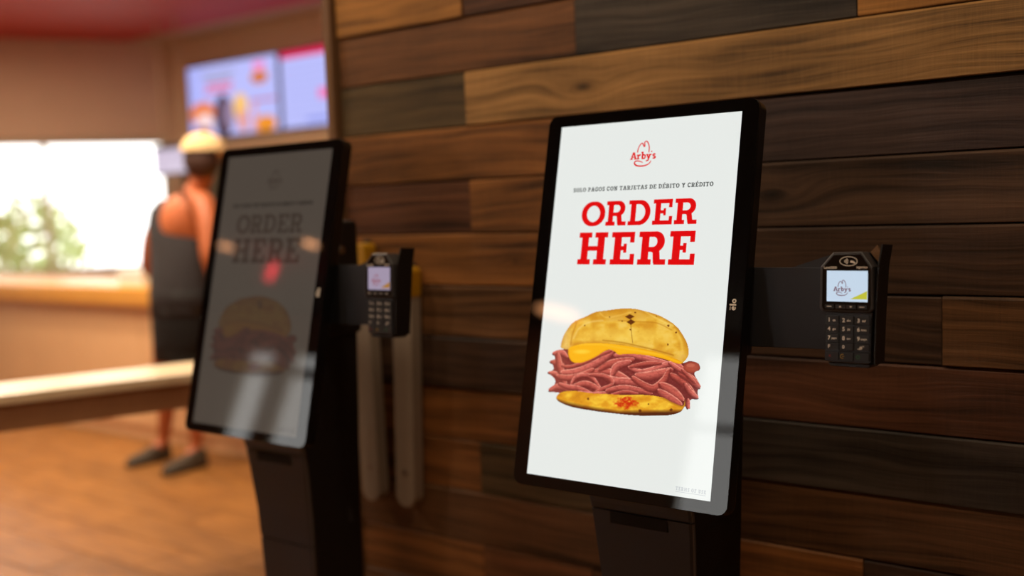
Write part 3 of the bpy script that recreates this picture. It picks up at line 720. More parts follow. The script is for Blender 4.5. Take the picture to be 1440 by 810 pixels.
# ------------------------------------------------------------------ kiosks
TAU = 0.238
SANDWICH = sandwich_picture()
def kiosk(xc, strength, tintc, label, tlabel, letter_dim, group='self-service ordering kiosks'):
    root = empty('ordering_kiosk', (xc, -0.30, 0)); tag(root, label, 'kiosk', group)
    O = Vector((0, 0.30, 0))
    # display plane: x right, y into the housing, z up along the tilted glass
    D = Matrix.Translation(Vector((0, -0.4281, 1.110)) + O) @ Matrix.Rotation(-TAU, 4, 'X')
    T = Matrix.Translation(O)
    X1, ZT, ZB = .2331, .3788, -.3772
    hs = prism('display_housing', rrect(-X1, X1, ZB, ZT, .020, 8), .0022, .034, M_['black'], root, D, bevel=.004)
    gp = prism('glass_panel', rrect(-X1 + .0012, X1 - .0012, ZB + .0012, ZT - .0012, .019, 8), .0006, .0022, M_['glass'], hs, D)
    # thin bright edge of the glass
    # maker's mark on the right bezel, reading upwards
    k = Ink()
    for ch, a, w_ in (('e', 0, 7.0), ('l', 7.6, 2.2), ('o', 10.6, 7.4)):
        put(k, ch, a, 0, w_, 13.0, .2, .2)
    k.rect(.6, 10.4, 6.0, 12.0)
    k.v = [(218.5 - b, -14.6 + a * 1.2) for a, b in k.v]
    ink_obj('maker_logo', k, D, M_['label'], hs, .0001)
    # lit display
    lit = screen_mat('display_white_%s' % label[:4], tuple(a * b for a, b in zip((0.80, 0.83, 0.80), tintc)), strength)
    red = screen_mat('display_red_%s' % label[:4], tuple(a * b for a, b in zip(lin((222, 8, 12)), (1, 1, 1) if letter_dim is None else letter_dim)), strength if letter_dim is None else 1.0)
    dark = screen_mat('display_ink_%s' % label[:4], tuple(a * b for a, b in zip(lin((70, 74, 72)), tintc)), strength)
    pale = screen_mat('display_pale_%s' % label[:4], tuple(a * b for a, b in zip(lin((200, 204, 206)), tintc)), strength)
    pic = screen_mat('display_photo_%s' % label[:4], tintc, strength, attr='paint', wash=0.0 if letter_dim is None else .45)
    ds = prism('display', [(-.1993, -.354), (.1993, -.354), (.1993, .354), (-.1993, .354)], .0003, .0006, lit, root, D)
    k = Ink(); hat_logo(k, 0, 285, 1.0); ink_obj('hat_logo', k, D, red, ds, .0000)
    k = Ink(); line(k, 'SOLO PAGOS CON TARJETAS DE DÉBITO Y CRÉDITO', -155, 154, 215.4, 8.4, .24, .16)
    ink_obj('payment_notice', k, D, dark, ds, .0000)
    k = Ink()
    for ch, a, b in (('O', -129, -74.4), ('R', -72, -26), ('D', -21.5, 27), ('E', 32.4, 74.6), ('R', 79, 126)): put(k, ch, a, 144.8, b - a, 49.4, .235, .165)
    for ch, a, b in (('H', -129.2, -62.6), ('E', -53.6, -.2), ('R', 7.5, 68), ('E', 74, 128.2)): put(k, ch, a, 67.6, b - a, 64.4, .25, .165)
    ink_obj('order_here_lettering', k, D, red, ds, .0000)
    k = Ink(); line(k, 'TERMS OF USE', 130, 190, -343, 6.6, .24, .16, .2, .5); k.rect(130, -346, 190, -345)
    ink_obj('terms_link', k, D, pale, ds, .0000)
    so = bpy.data.objects.new('sandwich_picture', SANDWICH); COL.objects.link(so); so.parent = ds
    if not SANDWICH.materials: SANDWICH.materials.append(pic)
    so.material_slots[0].link = 'OBJECT'; so.material_slots[0].material = pic
    so.matrix_local = D
    # head box behind the display
    def prof(name, pts, hw, mat, bev):
        """side profile (y,z) extruded over +-hw in x"""
        bm = bmesh.new()
        a = [bm.verts.new((-hw, y + .30, z)) for y, z in pts]; b = [bm.verts.new((hw, y + .30, z)) for y, z in pts]
        bm.faces.new(a); bm.faces.new(b[::-1]); n = len(pts)
        for i in range(n): bm.faces.new((a[i], b[i], b[(i + 1) % n], a[(i + 1) % n]))
        return link(name, bm_finish(bm, name, bev, 3), root, (mat,))
    hb = prof('head_box', [(-.433, .985), (-.3625, 1.275), (-.235, 1.275), (-.235, .985)], .164, M_['side'], .014)
    cylinder('lock', (.166, .30 - .30, 1.201), (1, 0, 0), .010, .008, M_['chrome'], hb, bevel=.001)
    # column
    secs = [(0.012, -.385, .092, -.225, .110), (.30, -.385, .098, -.230, .118), (.52, -.393, .106, -.235, .127), (.66, -.408, .114, -.235, .133), (.70, -.414, .116, -.235, .134), (.78, -.446, .116, -.235, .138), (.99, -.418, .114, -.236, .147)]
    bm = bmesh.new(); prev = None
    for z, fy, fw, by, bw in secs:
        y0, y1 = fy + .30, by + .30; r = .006
        ring = [bm.verts.new(p) for p in ((-fw, y0 + r, z), (-fw + r, y0, z), (fw - r, y0, z), (fw, y0 + r, z), (bw, y1 - r, z), (bw - r, y1, z), (-bw + r, y1, z), (-bw, y1 - r, z))]
        if prev:
            for i in range(8): bm.faces.new((prev[i], prev[(i + 1) % 8], ring[(i + 1) % 8], ring[i]))
        else: bm.faces.new(ring)
        prev = ring
    bm.faces.new(prev[::-1])
    col = link('column', bm_finish(bm, 'column'), root, (M_['side'],))
    # front panels that follow the column's face
    def at_z(z):
        for a, b in zip(secs, secs[1:]):
            if a[0] <= z <= b[0]:
                t = (z - a[0]) / (b[0] - a[0]); return a[1] + (b[1] - a[1]) * t + .30, a[2] + (b[2] - a[2]) * t
    def panel(name, z0, z1, m, proud=.004, inset=.003, notch=None):
        zs = sorted(set([z0, z1] + [s[0] for s in secs if z0 < s[0] < z1]))
        bm = bmesh.new(); P = None
        for z in zs:
            y, w_ = at_z(z); w_ -= inset
            q = [bm.verts.new((-w_, y, z)), bm.verts.new((-w_ + .002, y - proud, z)), bm.verts.new((w_ - .006, y - proud, z)), bm.verts.new((w_ - .001, y - proud + .003, z)), bm.verts.new((w_, y, z))]
            if P:
                for i in range(4): bm.faces.new((P[i], P[i + 1], q[i + 1], q[i]))
            else: bm.faces.new(q)
            P = q
        bm.faces.new(P[::-1])
        pn = link(name, bm_finish(bm, name), root, (m,))
        bm = bmesh.new(); P = None
        for z in zs:
            y, w_ = at_z(z)
            q = [bm.verts.new(v) for v in ((w_ - .0030, y + .002, z), (w_ - .0025, y - .0030, z), (w_ - .0008, y - .0028, z), (w_ + .0004, y + .002, z))]
            if P:
                for i in range(4): bm.faces.new((P[i], P[(i + 1) % 4], q[(i + 1) % 4], q[i]))
            else: bm.faces.new(q)
            P = q
        bm.faces.new(P[::-1]); link('edge_strip', bm_finish(bm, 'edge_strip'), pn, (M_['rim'],))
        return pn
    panel('upper_panel', .688, .775, M_['shell'])
    door = panel('access_door', .447, .684, M_['shell'])
    panel('lower_panel', .02, .443, M_['shell'])
    y, w_ = at_z(.677)
    box('handle_slot', -.068, .060, y - .0052, y + .004, .660, .684, M_['slot_shade'], door)  # black block stands in for the shade inside the handle recess
    box('side_vent', .119, .1225, .02, .055, .485, .525, M_['plate'], root, bevel=.001)
    prism('base_plate', rrect(-.22, .22, -.24, .20, .03), 0, .012, M_['side'], root, Matrix.Rotation(math.radians(90), 4, 'X') @ Matrix.Scale(1, 4), bevel=.002)
    # arm out to the payment terminal and the cradle that carries it
    arm = prism('terminal_arm', [(.120, 1.022), (.375, 1.026), (.375, 1.169), (.120, 1.169)], -.374 + .30, -.370 + .30, M_['plate'], root, bevel=.001)
    prism('arm_gusset', [(.300, 1.169), (.372, 1.169), (.372, 1.192)], -.373, -.371, M_['plate'], arm, T)
    # cradle: back plate, right cheek that widens upwards, bottom lip
    tc = Vector((.4185, -.428, 1.115)); tt = .065
    Tm = Matrix.Translation(tc + O) @ Matrix.Rotation(-tt, 4, 'X')
    mm = lambda *a: [(u / 1000, v / 1000) for u, v in a]
    cr = prism('terminal_cradle', mm((-42, -100), (42, -100), (46, 60), (48, 84), (-26, 84), (-42, 60)), .034, .054, M_['term_dark'], root, Tm, bevel=.002)
    bm = bmesh.new()
    pts = [((43.5, 2, -101), (43.5, 50, -101)), ((44.5, 2, -20), (44.5, 54, -20)), ((46, 8, 62), (48, 56, 62)), ((50, 14, 97), (53, 57, 97))]
    P = None
    for a, b in pts:
        q = [bm.verts.new(Tm @ (Vector(v) / 1000)) for v in (a, b, (b[0] + 2.5, b[1], b[2]), (a[0] + 2.5, a[1], a[2]))]
        if P:
            for i in range(4): bm.faces.new((P[i], P[(i + 1) % 4], q[(i + 1) % 4], q[i]))
        else: bm.faces.new(q)
        P = q
    bm.faces.new(P[::-1]); link('cheek', bm_finish(bm, 'cheek'), cr, (M_['side'],))
    prism('glint_facet', mm((27, 84), (45, 62), (47, 78), (38, 96)), .030, .033, M_['edge_trim'], cr, Tm)  # cradle corner facet; brown colour paints in the wood it reflects
    prism('bottom_lip', mm((-30, -108), (34, -108), (40, -102), (-34, -102)), .004, .05, M_['term_dark'], cr, Tm, bevel=.001)

    # ---- the payment terminal itself: a thing of its own, held by the cradle
    wx = Vector((xc, 0, 0))
    tr = empty('payment_terminal', wx + tc); tag(tr, tlabel, 'card terminal', 'card terminals on the kiosk arms')
    R = Matrix.Rotation(-tt, 4, 'X')
    prism('lower_body', mm((-40, -16), (-37.5, -97), (-34, -101), (34, -102), (37.5, -98), (39.5, -16)), .004, .032, M_['term'], tr, R, bevel=.002)
    up_ = prism('upper_body', mm((-48, -10), (-46.5, 60), (-25, 84), (23, 85), (40.5, 60), (42.5, -10), (38, -16), (-44, -16)), -.002, .0335, M_['term'], tr, R, bevel=.0035, seg=3)
    prism('lens', mm((-43, -8), (-42.5, 57), (-24, 79), (21.5, 80), (37.5, 57), (38.5, -8), (35, -12.5), (-40, -12.5)), -.0026, -.002, M_['glass'], up_, R)
    k = Ink()
    k.stroke([(1.5 + 14.5 * math.cos(a), 69 + 7.6 * math.sin(a)) for a in [6.2832 * i / 28 for i in range(29)]], 1.3)
    for i, r_ in enumerate((3.0, 5.4, 7.8)): k.stroke(arc(-7.5, 69, r_, r_ * .85, -42, 42, 8), 1.4)
    k.poly([(4, 67), (7, 66.5), (12, 65), (13, 67), (9, 70), (5, 70.5)])
    ink_obj('contactless_symbol', k, R, M_['label'], up_, .0028)
    k = Ink(); text_ink(k, 'Lane/3000', -40.5, 56.6, 5.4, 'LEFT'); ink_obj('model_lettering', k, R, M_['label'], up_, .0028)
    k = Ink(); text_ink(k, 'ingenico', 15, 57.6, 5.4, 'LEFT'); ink_obj('maker_lettering', k, R, M_['label'], up_, .0028)
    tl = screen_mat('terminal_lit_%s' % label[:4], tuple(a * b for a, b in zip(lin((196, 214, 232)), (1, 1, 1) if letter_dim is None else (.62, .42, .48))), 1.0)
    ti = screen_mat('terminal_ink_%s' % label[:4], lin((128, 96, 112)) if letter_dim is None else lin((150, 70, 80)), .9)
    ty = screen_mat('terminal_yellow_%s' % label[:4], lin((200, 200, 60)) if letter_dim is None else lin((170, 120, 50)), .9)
    sc_ = prism('screen', mm((-34.8, 1.6), (33.8, 1.6), (33.8, 53.2), (-34.8, 53.2)), -.0030, -.0027, tl, tr, R)
    k = Ink(); hat_logo(k, -8.5, 24, .52); ink_obj('hat_logo', k, R, ti, sc_, .0032)
    k = Ink(); k.poly([(5, 6), (33, 6), (33, 20)]); ink_obj('yellow_wedge', k, R, ty, sc_, .0031)
    k = Ink()
    for i, (a, b) in enumerate(((-37.5, -22.5), (-19.6, -3.2), (-1.7, 14.4), (17.3, 32.3))):
        prism('function_key', rrect(a / 1000, b / 1000, -.0102, -.0034, .0012, 3), -.0042, -.0027, M_['key'], tr, R)
        c = (a + b) / 2
        if i in (0, 3): k.rect(c - 4, -7.4, c + 4, -6.2)
        elif i == 1: k.poly([(c - 2.4, -8), (c + 2.4, -8), (c, -5.2)])
        else: k.poly([(c - 2.4, -5.6), (c, -8.4), (c + 2.4, -5.6)])
    ink_obj('function_marks', k, R, M_['label'], sc_, .0043)
    kp = prism('keypad', rrect(-.0385, .0385, -.0990, -.0200, .002, 3), .0015, .004, M_['term_dark'], tr, R)
    cols = ((-36.9, -14.6), (-12.3, 10.2), (12.7, 36.6)); rows = ((-22.5, -36), (-38.8, -51), (-53.8, -66.3), (-68.9, -80), (-84, -96.6))
    k = Ink(); g = [['1', '2', '3'], ['4', '5', '6'], ['7', '8', '9'], ['F', '0', '.,#*']]
    small = [['qz.', 'abc', 'def'], ['ghi', 'jkl', 'mno'], ['pqrs', 'tuv', 'wxyz'], ['', '', '']]
    for ri, (t_, b_) in enumerate(rows):
        for ci, (a, b) in enumerate(cols):
            prism('key', rrect(a / 1000, b / 1000, b_ / 1000, t_ / 1000, .0015, 3), -.0006, .0015, M_['key'], kp, R, bevel=.0006)
            if ri < 4:
                text_ink(k, g[ri][ci], a + 5.8 if ci < 2 or ri < 3 else a + 10, b_ + 3.4 if ri < 3 else b_ + 3, 9.2 if ri < 3 else 8.0)
                if small[ri][ci]: text_ink(k, small[ri][ci], a + 14.5, b_ + 4.6, 4.8)
    ink_obj('key_digits', k, R, M_['label'], kp, .0008)
    k = Ink(); c = -29.5; k.stroke([(c - 1.8, -92), (c + 1.8, -88.4)], 1); k.stroke([(c - 1.8, -88.4), (c + 1.8, -92)], 1); ink_obj('cancel_mark', k, R, M_['red_print'], kp, .0008)
    k = Ink(); c = -8; k.stroke(arc(c, -90.2, 3.4, 3.4, 60, 300, 12), 1.1); k.rect(c - .5, -90.6, c + 3, -89.6); ink_obj('clear_mark', k, R, M_['yellow_print'], kp, .0008)
    k = Ink(); c = 18; k.stroke(arc(c, -90.2, 2.8, 2.8, 0, 361, 14), 1.0); ink_obj('enter_mark', k, R, M_['green_print'], kp, .0008)
    return root

kiosk(-1.0089, 1.0, (1, 1, 1),
      'near black ordering kiosk with a bright white screen, standing at the plank wall',
      'small black card terminal with blue-white screen, on the arm of the brightly lit near kiosk', None)
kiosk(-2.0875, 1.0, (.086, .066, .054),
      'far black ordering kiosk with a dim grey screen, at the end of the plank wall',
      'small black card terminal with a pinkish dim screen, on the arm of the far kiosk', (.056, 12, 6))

# ------------------------------------------------------------------ two grey posts with yellow grips hung on the plank wall
def hung_post(x_top, x_bot, z_top, z_bot, w, label):
    L = z_top - z_bot; ang = math.atan2(x_bot - x_top, L)
    root = empty('hanging_post', (x_bot, -.03, z_bot)); tag(root, label, 'post', 'grey posts hung on the plank wall')
    M = Matrix.Rotation(-ang, 4, 'Y')
    r = w / 2 - .001
    prism('shaft', rrect(-w / 2, w / 2, 0, L, r, 6), -.018, .022, M_['grey_post'], root, M, bevel=.003)
    prism('yellow_grip', rrect(-w / 2 - .002, w / 2 + .002, L - .05, L + .04, .014, 4), -.022, .0245, M_['yellow'], root, M, bevel=.004)
    cylinder('rivet', M @ Vector((0, -.019, .10)), (0, 1, 0), .006, .003, M_['chrome'], root)
    box('wall_hook', -.012, .012, .022, .034, L - .01, L + .05, M_['frame'], root, M=M)
hung_post(-1.958, -1.982, 1.100, .462, .070, 'longer grey hanging post with a yellow grip, right of the far kiosk')
hung_post(-2.125, -2.115, 1.165, .462, .070, 'grey hanging post half hidden behind the far kiosk')

# ------------------------------------------------------------------ menu boards
def board_picture(kind):
    p = Paint(200, 104, 1.0, (178, 182, 240)); X, Y = p.X, p.Y
    if kind == 0:
        p.tint(np.clip(1 - X / 60, 0, 1) * .5, (150, 160, 240))
        for x0, x1, y in ((30, 110, 14), (40, 100, 21)): p.tint(((X > x0) & (X < x1) & (np.abs(Y - y) < 2.2)) * .8, (150, 150, 180))
        for x0, x1, y in ((42, 104, 30), (38, 100, 38)): p.tint(((X > x0) & (X < x1) & (np.abs(Y - y) < 3)) * .85, (226, 90, 120))
        p.tint((np.abs(X - 162) < 13) & (np.abs(Y - 12) < 6), (236, 130, 190))
        p.tint(((X - 162) / 19) ** 2 + ((Y - 28) / 9) ** 2 < 1, (226, 130, 30)); p.tint(((X > 146) & (X < 178) & (np.abs(Y - 30) < 2.5)), (150, 60, 40))
        p.tint(((X - 30) / 30) ** 2 + ((Y - 68) / 16) ** 2 < 1, (226, 120, 50)); p.tint(((X - 34) / 20) ** 2 + ((Y - 84) / 16) ** 2 < 1, (240, 210, 210)); p.tint(((X - 28) / 22) ** 2 + ((Y - 98) / 10) ** 2 < 1, (130, 40, 80))
        p.tint(((X - 78) / 20) ** 2 + ((Y - 76) / 32) ** 2 < 1, (50, 32, 50)); p.tint(((X - 90) / 14) ** 2 + ((Y - 74) / 22) ** 2 < 1, (140, 120, 150))
        p.tint(((X - 118) / 16) ** 2 + ((Y - 66) / 20) ** 2 < 1, (240, 190, 110)); p.tint(((X - 122) / 12) ** 2 + ((Y - 86) / 16) ** 2 < 1, (220, 150, 140))
        p.tint((X > 140) & (X < 196) & (Y > 58) & (Y < 62), (190, 60, 70)); p.tint(((X - 170) / 24) ** 2 + ((Y - 94) / 12) ** 2 < 1, (226, 140, 40))
        p.tint((np.abs(X - 148) < 4) & (Y > 62), (226, 150, 150))
    else:
        p.tint(Y < 10, (214, 24, 80))
        for y in range(20, 100, 9): p.tint(((X > 8) & (X < 150) & (np.abs(Y - y) < 1.2)) * .25, (130, 140, 200))
        p.tint((np.abs(X - 84) < 12) & (np.abs(Y - 62) < 7), (236, 110, 170)); p.tint((np.abs(X - 70) < 24) & (np.abs(Y - 95) < 3), (130, 140, 220))
    return p.mesh('board_picture', lambda x, y: np.stack([(x - 100) * .0057, np.zeros(len(x)), (52 - y) * .0057], 1))
bmat = screen_mat('menu_display', (1.0, 1.0, 1.0), 1.15, rough=.2, attr='paint')
for kind, xc, lb in ((0, -7.02, 'wall menu screen showing sandwich pictures, left of the pair above the counter'), (1, -5.83, 'wall menu screen with a red header and price list, right of the pair')):
    r = empty('menu_screen', (xc, 3.47, 2.2625)); tag(r, lb, 'menu board', 'menu screens above the counter')
    box('casing', -.583, .583, -.03, .029, -.31, .31, M_['frame'], r, bevel=.004)
    me = board_picture(kind); o = link('menu_picture', me, r, (bmat,)); o.location = (0, -.0315, 0)
r = empty('order_monitor', (-6.97, 2.80, 1.745)); tag(r, 'small pale lilac monitor hanging beside the bright window', 'monitor')
box('casing', -.225, .225, -.02, .03, -.115, .125, M_['frame'], r, bevel=.005)
lm = screen_mat('lilac_display', lin((214, 198, 222)), .9, rough=.2)
box('screen', -.21, .21, -.024, -.021, -.10, .085, lm, r)
for x in (-.12, .12): box('hanger', x - .006, x + .006, 0, .012, .12, 1.075, M_['trim'], r)

# ------------------------------------------------------------------ counter, table
c = empty('service_counter', (-6.0, 1.62, 0)); tag(c, 'long cream service counter with a honey wood top behind the customer', 'counter')
for i in range(8):
    a = -2.6 + i * .65
    box('front_panel', a + .003, a + .647, -.27, -.25, .09, .80, M_['counter'], c, bevel=.002)
box('carcass', -2.6, 2.6, -.25, .30, .0, .80, M_['counter'], c)
box('countertop', -2.65, 2.65, -.32, .34, .80, .905, M_['counter_top'], c, bevel=.012)
# sheets of paper lying on the counter
bx_ = empty('takeout_box', (-5.50, 1.50, .905)); tag(bx_, 'white takeout box on the counter beside the customer', 'box')
bm = bmesh.new(); bm_box(bm, -.12, .12, -.10, .10, 0, .055); link('tray', bm_finish(bm, 'tray', .008), bx_, (M_['paper'],))
box('lid', -.125, .125, -.105, .105, .055, .095, M_['paper'], bx_, bevel=.012)
for i, (x, y, a, lb) in enumerate(((-5.78, 1.50, .3, 'white tray paper on the counter beside the customer\'s forearm'), (-6.25, 1.55, -.2, 'white tray paper on the counter, farther left'))):
    o = box('tray_paper', -.17, .17, -.12, .12, 0, .004, M_['paper'], None, M=Matrix.Rotation(a, 4, 'Z')); o.location = (x, y, .905)
    tag(o, lb, 'paper', 'papers on the counter')
# narrow table: near edge through (-3.19,-.19) and (-3.07,.20)... plan direction
e0 = Vector((-3.185, -.150, 0)); e1 = Vector((-3.065, .150, 0)); d = (e1 - e0).normalized(); nrm = Vector((-d.y, d.x, 0))
Mt = Matrix(((d.x, nrm.x, 0, e0.x), (d.y, nrm.y, 0, e0.y), (0, 0, 1, 0), (0, 0, 0, 1)))
tb = empty('side_table', (e0.x, e0.y, 0)); tag(tb, 'narrow pale table with brown apron left of the far kiosk', 'table')
Ml = Matrix.Translation(-Vector((e0.x, e0.y, 0))) @ Mt
box('tabletop', -1.2, .86, 0, .30, .715, .750, M_['table_top'], tb, M=Ml, bevel=.006)
box('apron', -1.15, .84, .02, .28, .625, .715, M_['table_apron'], tb, M=Ml)
for a in (-1.0, .79):
    for b in (.04, .22): box('leg', a, a + .04, b, b + .04, 0, .625, M_['table_apron'], tb, M=Ml)

# ------------------------------------------------------------------ the customer
def skin_fig(name, pts, edges, parent, mat, sub=2, root=0):
    """pts: (x,y,z,radius[,radius_y])"""
    me = bpy.data.meshes.new(name); me.from_pydata([p[:3] for p in pts], edges, []); me.update()
    o = link(name, me, parent, (mat,))
    md = o.modifiers.new('skin', 'SKIN'); md.use_smooth_shade = True
    if not me.skin_vertices: me.skin_vertices.new()
    for i, p in enumerate(pts):
        me.skin_vertices[0].data[i].radius = (p[3], p[4] if len(p) > 4 else p[3])
        me.skin_vertices[0].data[i].use_root = (i == root)
    s = o.modifiers.new('sub', 'SUBSURF'); s.levels = sub; s.render_levels = sub
    return o
px, py = -4.58, 1.10
person = empty('person', (px, py, 0)); tag(person, 'person in a black tank top, shorts and cream cap leaning on the counter', 'person')
B = lambda x, y, z, *r: (x - px, y - py, z, *r)
pts = [B(-4.57, 1.09, .90, .130, .105), B(-4.58, 1.10, 1.02, .120, .095), B(-4.58, 1.13, 1.16, .135, .10), B(-4.555, 1.15, 1.29, .135, .10), B(-4.50, 1.155, 1.40, .075, .07), B(-4.47, 1.17, 1.455, .052), B(-4.45, 1.18, 1.52, .062), # 0-6
       B(-4.44, 1.19, 1.585, .082, .095), B(-4.435, 1.19, 1.64, .078, .09),                                           # 7,8 head
       B(-4.70, 1.13, 1.33, .062), B(-4.80, 1.10, 1.20, .052), B(-4.86, 1.10, 1.04, .042), B(-4.93, 1.24, .965, .040), B(-5.06, 1.38, .945, .028), B(-5.13, 1.43, .935, .026, .016),     # 9-14 left arm
       B(-4.40, 1.13, 1.39, .066), B(-4.32, 1.10, 1.25, .056), B(-4.28, 1.06, 1.09, .044), B(-4.30, 1.13, .95, .040), B(-4.36, 1.175, .88, .027), B(-4.39, 1.20, .85, .026, .016),  # 15-20 right arm
       B(-4.66, 1.08, .82, .095), B(-4.75, 1.08, .50, .058), B(-4.79, 1.12, .34, .052), B(-4.86, 1.13, .10, .034), B(-4.86, 1.06, .045, .036),   # 21-25 left leg
       B(-4.50, 1.08, .82, .095), B(-4.50, 1.07, .50, .058), B(-4.53, 1.11, .34, .052), B(-4.56, 1.12, .10, .034), B(-4.55, 1.05, .045, .036)]   # 26-30 right leg
ed = [(0, 1), (1, 2), (2, 3), (3, 4), (4, 5), (5, 6), (6, 7), (7, 8), (3, 9), (9, 10), (10, 11), (11, 12), (12, 13), (13, 14), (3, 15), (15, 16), (16, 17), (17, 18), (18, 19), (19, 20),
      (0, 21), (21, 22), (22, 23), (23, 24), (24, 25), (0, 26), (26, 27), (27, 28), (28, 29), (29, 30)]
body = skin_fig('body', pts, ed, person, M_['skin'])
# fingers rooted in each palm
def fingers(hand, dirv, side, curl):
    dirv = Vector(dirv).normalized(); side = Vector(side).normalized(); h = Vector(hand)
    for i, (off, ln) in enumerate(((-.020, .068), (-.007, .076), (.006, .070), (.019, .056))):
        a = h + side * off; b = a + dirv * (ln * .5) + Vector((0, 0, -curl * .3)); c_ = b + dirv * (ln * .45) + Vector((0, 0, -curl))
        skin_fig('finger', [(*a, .009), (*b, .008), (*c_, .007)], [(0, 1), (1, 2)], body, M_['skin'], 1)
    a = h - side * .020 - dirv * .02; skin_fig('thumb', [(*a, .011), (*(a - side * .022 + dirv * .025), .010), (*(a - side * .03 + dirv * .052), .008)], [(0, 1), (1, 2)], body, M_['skin'], 1)
fingers(B(-5.14, 1.44, .933)[:3], (-.8, .6, 0), (.6, .8, 0), .008)
fingers(B(-4.395, 1.205, .845)[:3], (-.2, .2, -.9), (1, .2, 0), .002)
# nose and ears
for nme, c_, r_ in (('ear', (-4.515, 1.17, 1.575), (.012, .018, .030)), ('ear', (-4.362, 1.19, 1.575), (.012, .018, .030)), ('nose', (-4.49, 1.275, 1.57), (.014, .022, .022))):
    bm = bmesh.new(); bmesh.ops.create_uvsphere(bm, u_segments=10, v_segments=8, radius=1); bmesh.ops.transform(bm, matrix=Matrix.Translation(B(*c_)[:3]) @ Matrix.Diagonal((*r_, 1)), verts=bm.verts)
    link(nme, bm_finish(bm, nme), body, (M_['skin'],), True)
for sx in (-.03, .03):
    bm = bmesh.new(); bmesh.ops.create_uvsphere(bm, u_segments=8, v_segments=6, radius=.011); bmesh.ops.translate(bm, vec=B(-4.47 + sx, 1.272, 1.60)[:3], verts=bm.verts); link('eye', bm_finish(bm, 'eye'), body, (M_['paper'],), True)
box('mouth', -.022, .022, -.004, .004, -.004, .004, M_['red_print'], body, M=Matrix.Translation(B(-4.475, 1.272, 1.535)[:3]))
# tank top, shorts: lofted rings (cx, cy, z, rx, ry)
def loft(name, secs_, parent, mat, n=20, close=True):
    bm = bmesh.new(); P = None
    for cx, cy, z, rx, ry in secs_:
        q = [bm.verts.new(B(cx + rx * math.cos(6.2832 * i / n), cy + ry * math.sin(6.2832 * i / n), z)[:3]) for i in range(n)]
        if P:
            for i in range(n): bm.faces.new((P[i], P[(i + 1) % n], q[(i + 1) % n], q[i]))
        P = q
    o = link(name, bm_finish(bm, name), parent, (mat,), True)
    md = o.modifiers.new('thick', 'SOLIDIFY'); md.thickness = .006
    return o
tk = loft('tank_top', [(-4.575, 1.09, .80, .178, .140), (-4.58, 1.09, .92, .172, .136), (-4.59, 1.11, 1.05, .168, .130), (-4.61, 1.135, 1.17, .176, .138), (-4.645, 1.145, 1.26, .160, .140), (-4.665, 1.15, 1.34, .115, .125), (-4.655, 1.155, 1.395, .075, .09)], person, M_['shirt'])
loft('shorts', [(-4.575, 1.09, .93, .168, .134), (-4.575, 1.09, .80, .172, .138), (-4.58, 1.085, .72, .176, .128), (-4.59, 1.08, .66, .170, .115), (-4.60, 1.08, .56, .168, .105)], person, M_['shorts'])
for lab, (sx, sy) in (('l', (-4.86, 1.06)), ('r', (-4.53, 1.05))):
    bm = bmesh.new()
    for k_, (yy, hw, zt) in enumerate(()): pass
    secs_ = [(-.16, .018, .03), (-.13, .038, .05), (-.04, .046, .07), (.03, .040, .095), (.085, .036, .10), (.10, .024, .085)]
    P = None
    for y_, hw, zt_ in secs_:
        q = [bm.verts.new(B(sx + a_ * hw, sy + y_, z_ * zt_ + .002)[:3]) for a_, z_ in ((-1, 0), (-1.05, .4), (-.6, .95), (.6, .95), (1.05, .4), (1, 0))]
        if P:
            for i in range(6): bm.faces.new((P[i], P[(i + 1) % 6], q[(i + 1) % 6], q[i]))
        else: bm.faces.new(q)
        P = q
    bm.faces.new(P[::-1]); link('shoe', bm_finish(bm, 'shoe', .006), person, (M_['shoe'],), True)
# hair below a cream cap
bm = bmesh.new(); bmesh.ops.create_uvsphere(bm, u_segments=20, v_segments=14, radius=1)
bmesh.ops.transform(bm, matrix=Matrix.Translation(B(-4.432, 1.165, 1.585)[:3]) @ Matrix.Diagonal((.089, .088, .10, 1)), verts=bm.verts)
link('hair', bm_finish(bm, 'hair'), person, (M_['hair'],), True)
bm = bmesh.new(); bmesh.ops.create_uvsphere(bm, u_segments=24, v_segments=14, radius=1)
bmesh.ops.delete(bm, geom=[v for v in bm.verts if v.co.z < -.12], context='VERTS')
bmesh.ops.transform(bm, matrix=Matrix.Translation(B(-4.435, 1.185, 1.63)[:3]) @ Matrix.Diagonal((.105, .118, .095, 1)), verts=bm.verts)
cap = link('cap', bm_finish(bm, 'cap'), person, (M_['cap'],), True)
cylinder('cap_brim', B(-4.47, 1.29, 1.625)[:3], (0, .1, 1), .085, .008, M_['cap'], cap, bevel=.002)
# phone in the right hand
ph = box('phone', -.036, .036, -.006, .006, -.075, .075, M_['phone'], None, bevel=.004, M=Matrix.Rotation(.2, 4, 'Y'))
ph.location = (-4.39, 1.235, .80); tag(ph, 'pale blue phone held low in the customer\'s right hand', 'phone')

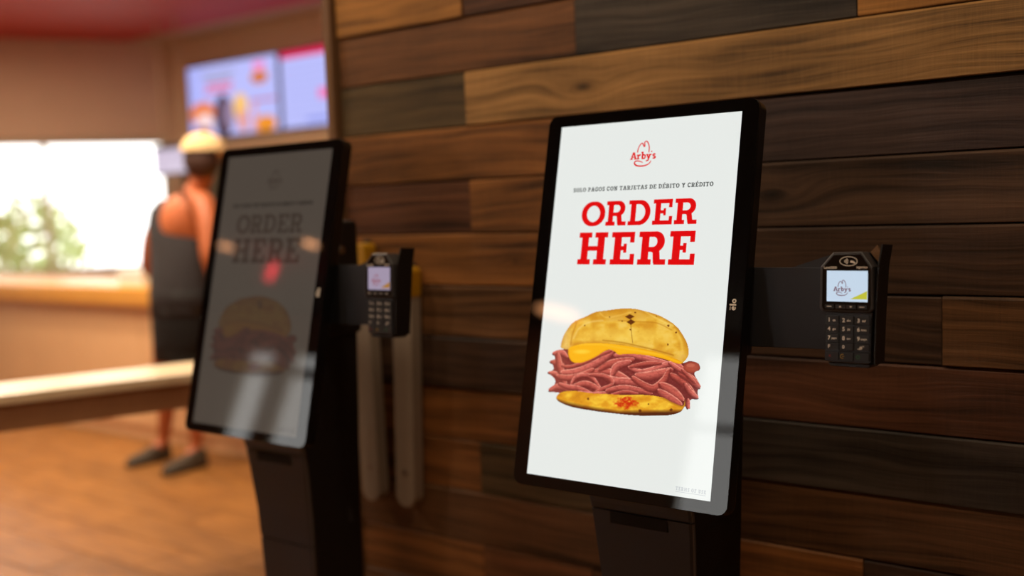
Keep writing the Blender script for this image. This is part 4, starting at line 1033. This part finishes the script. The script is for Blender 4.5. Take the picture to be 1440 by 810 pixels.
# ------------------------------------------------------------------ dining furniture behind the camera (shows in the dark glass)
def bistro_table(x, y, lb):
    r = empty('dining_table', (x, y, 0)); tag(r, lb, 'table', 'dining tables near the front windows')
    prism('tabletop', rrect(-.4, .4, -.35, .35, .04), 0, .03, M_['table_apron'], r, Matrix.Translation((0, 0, .75)) @ Matrix.Rotation(math.radians(-90), 4, 'X') , bevel=.003)
    cylinder('pedestal', (0, 0, .375), (0, 0, 1), .04, .73, M_['frame'], r); cylinder('foot', (0, 0, .012), (0, 0, 1), .26, .024, M_['frame'], r)
bistro_table(-6.9, -4.3, 'brown pedestal dining table by the left front window'); bistro_table(-4.0, -4.9, 'brown pedestal dining table by the right front window')
sg = empty('exit_sign', (-7.3, -4.5, 2.83)); tag(sg, 'small red lit ceiling sign over the dining area', 'sign')
em = screen_mat('red_sign_light', lin((255, 40, 60)), 18.0, rough=.4)
box('sign_face', -.12, .12, -.02, .02, -.05, .07, em, sg, M=Matrix.Rotation(math.radians(35), 4, 'Z')); box('sign_stem', -.01, .01, -.01, .01, .07, .17, M_['frame'], sg)
# bushes outside the left windows
for i, (x, y, s, lb) in enumerate(((-10.2, 3.3, 1.0, 'sunlit bush outside the left window, beside the pane edge'), (-11.0, 1.8, 1.1, 'sunlit bush outside the left window, farther along'))):
    r = empty('bush', (x, y, -.1)); tag(r, lb, 'bush', 'bushes outside the window')
    bm = bmesh.new(); rr = random.Random(i)
    for q in range(700):
        a, b = rr.uniform(0, 6.28), rr.uniform(-1, 1); rad = s * .62 * rr.random() ** .33; cc = Vector((rad * math.cos(a) * math.sqrt(1 - b * b), rad * math.sin(a) * math.sqrt(1 - b * b), .95 + rad * b * 1.2))
        u = Vector((rr.uniform(-1, 1), rr.uniform(-1, 1), rr.uniform(-1, 1))).normalized() * .09; v = u.orthogonal().normalized() * .04
        bm.faces.new([bm.verts.new(p) for p in (cc - u, cc + v, cc + u, cc - v)])
    me = bpy.data.meshes.new('leaves'); bm.to_mesh(me); bm.free(); link('leaves', me, r, (M_['bush'],))['kind'] = 'stuff'
    cylinder('stem', (0, 0, .3), (0, 0, 1), .03, .6, M_['chair'], r)
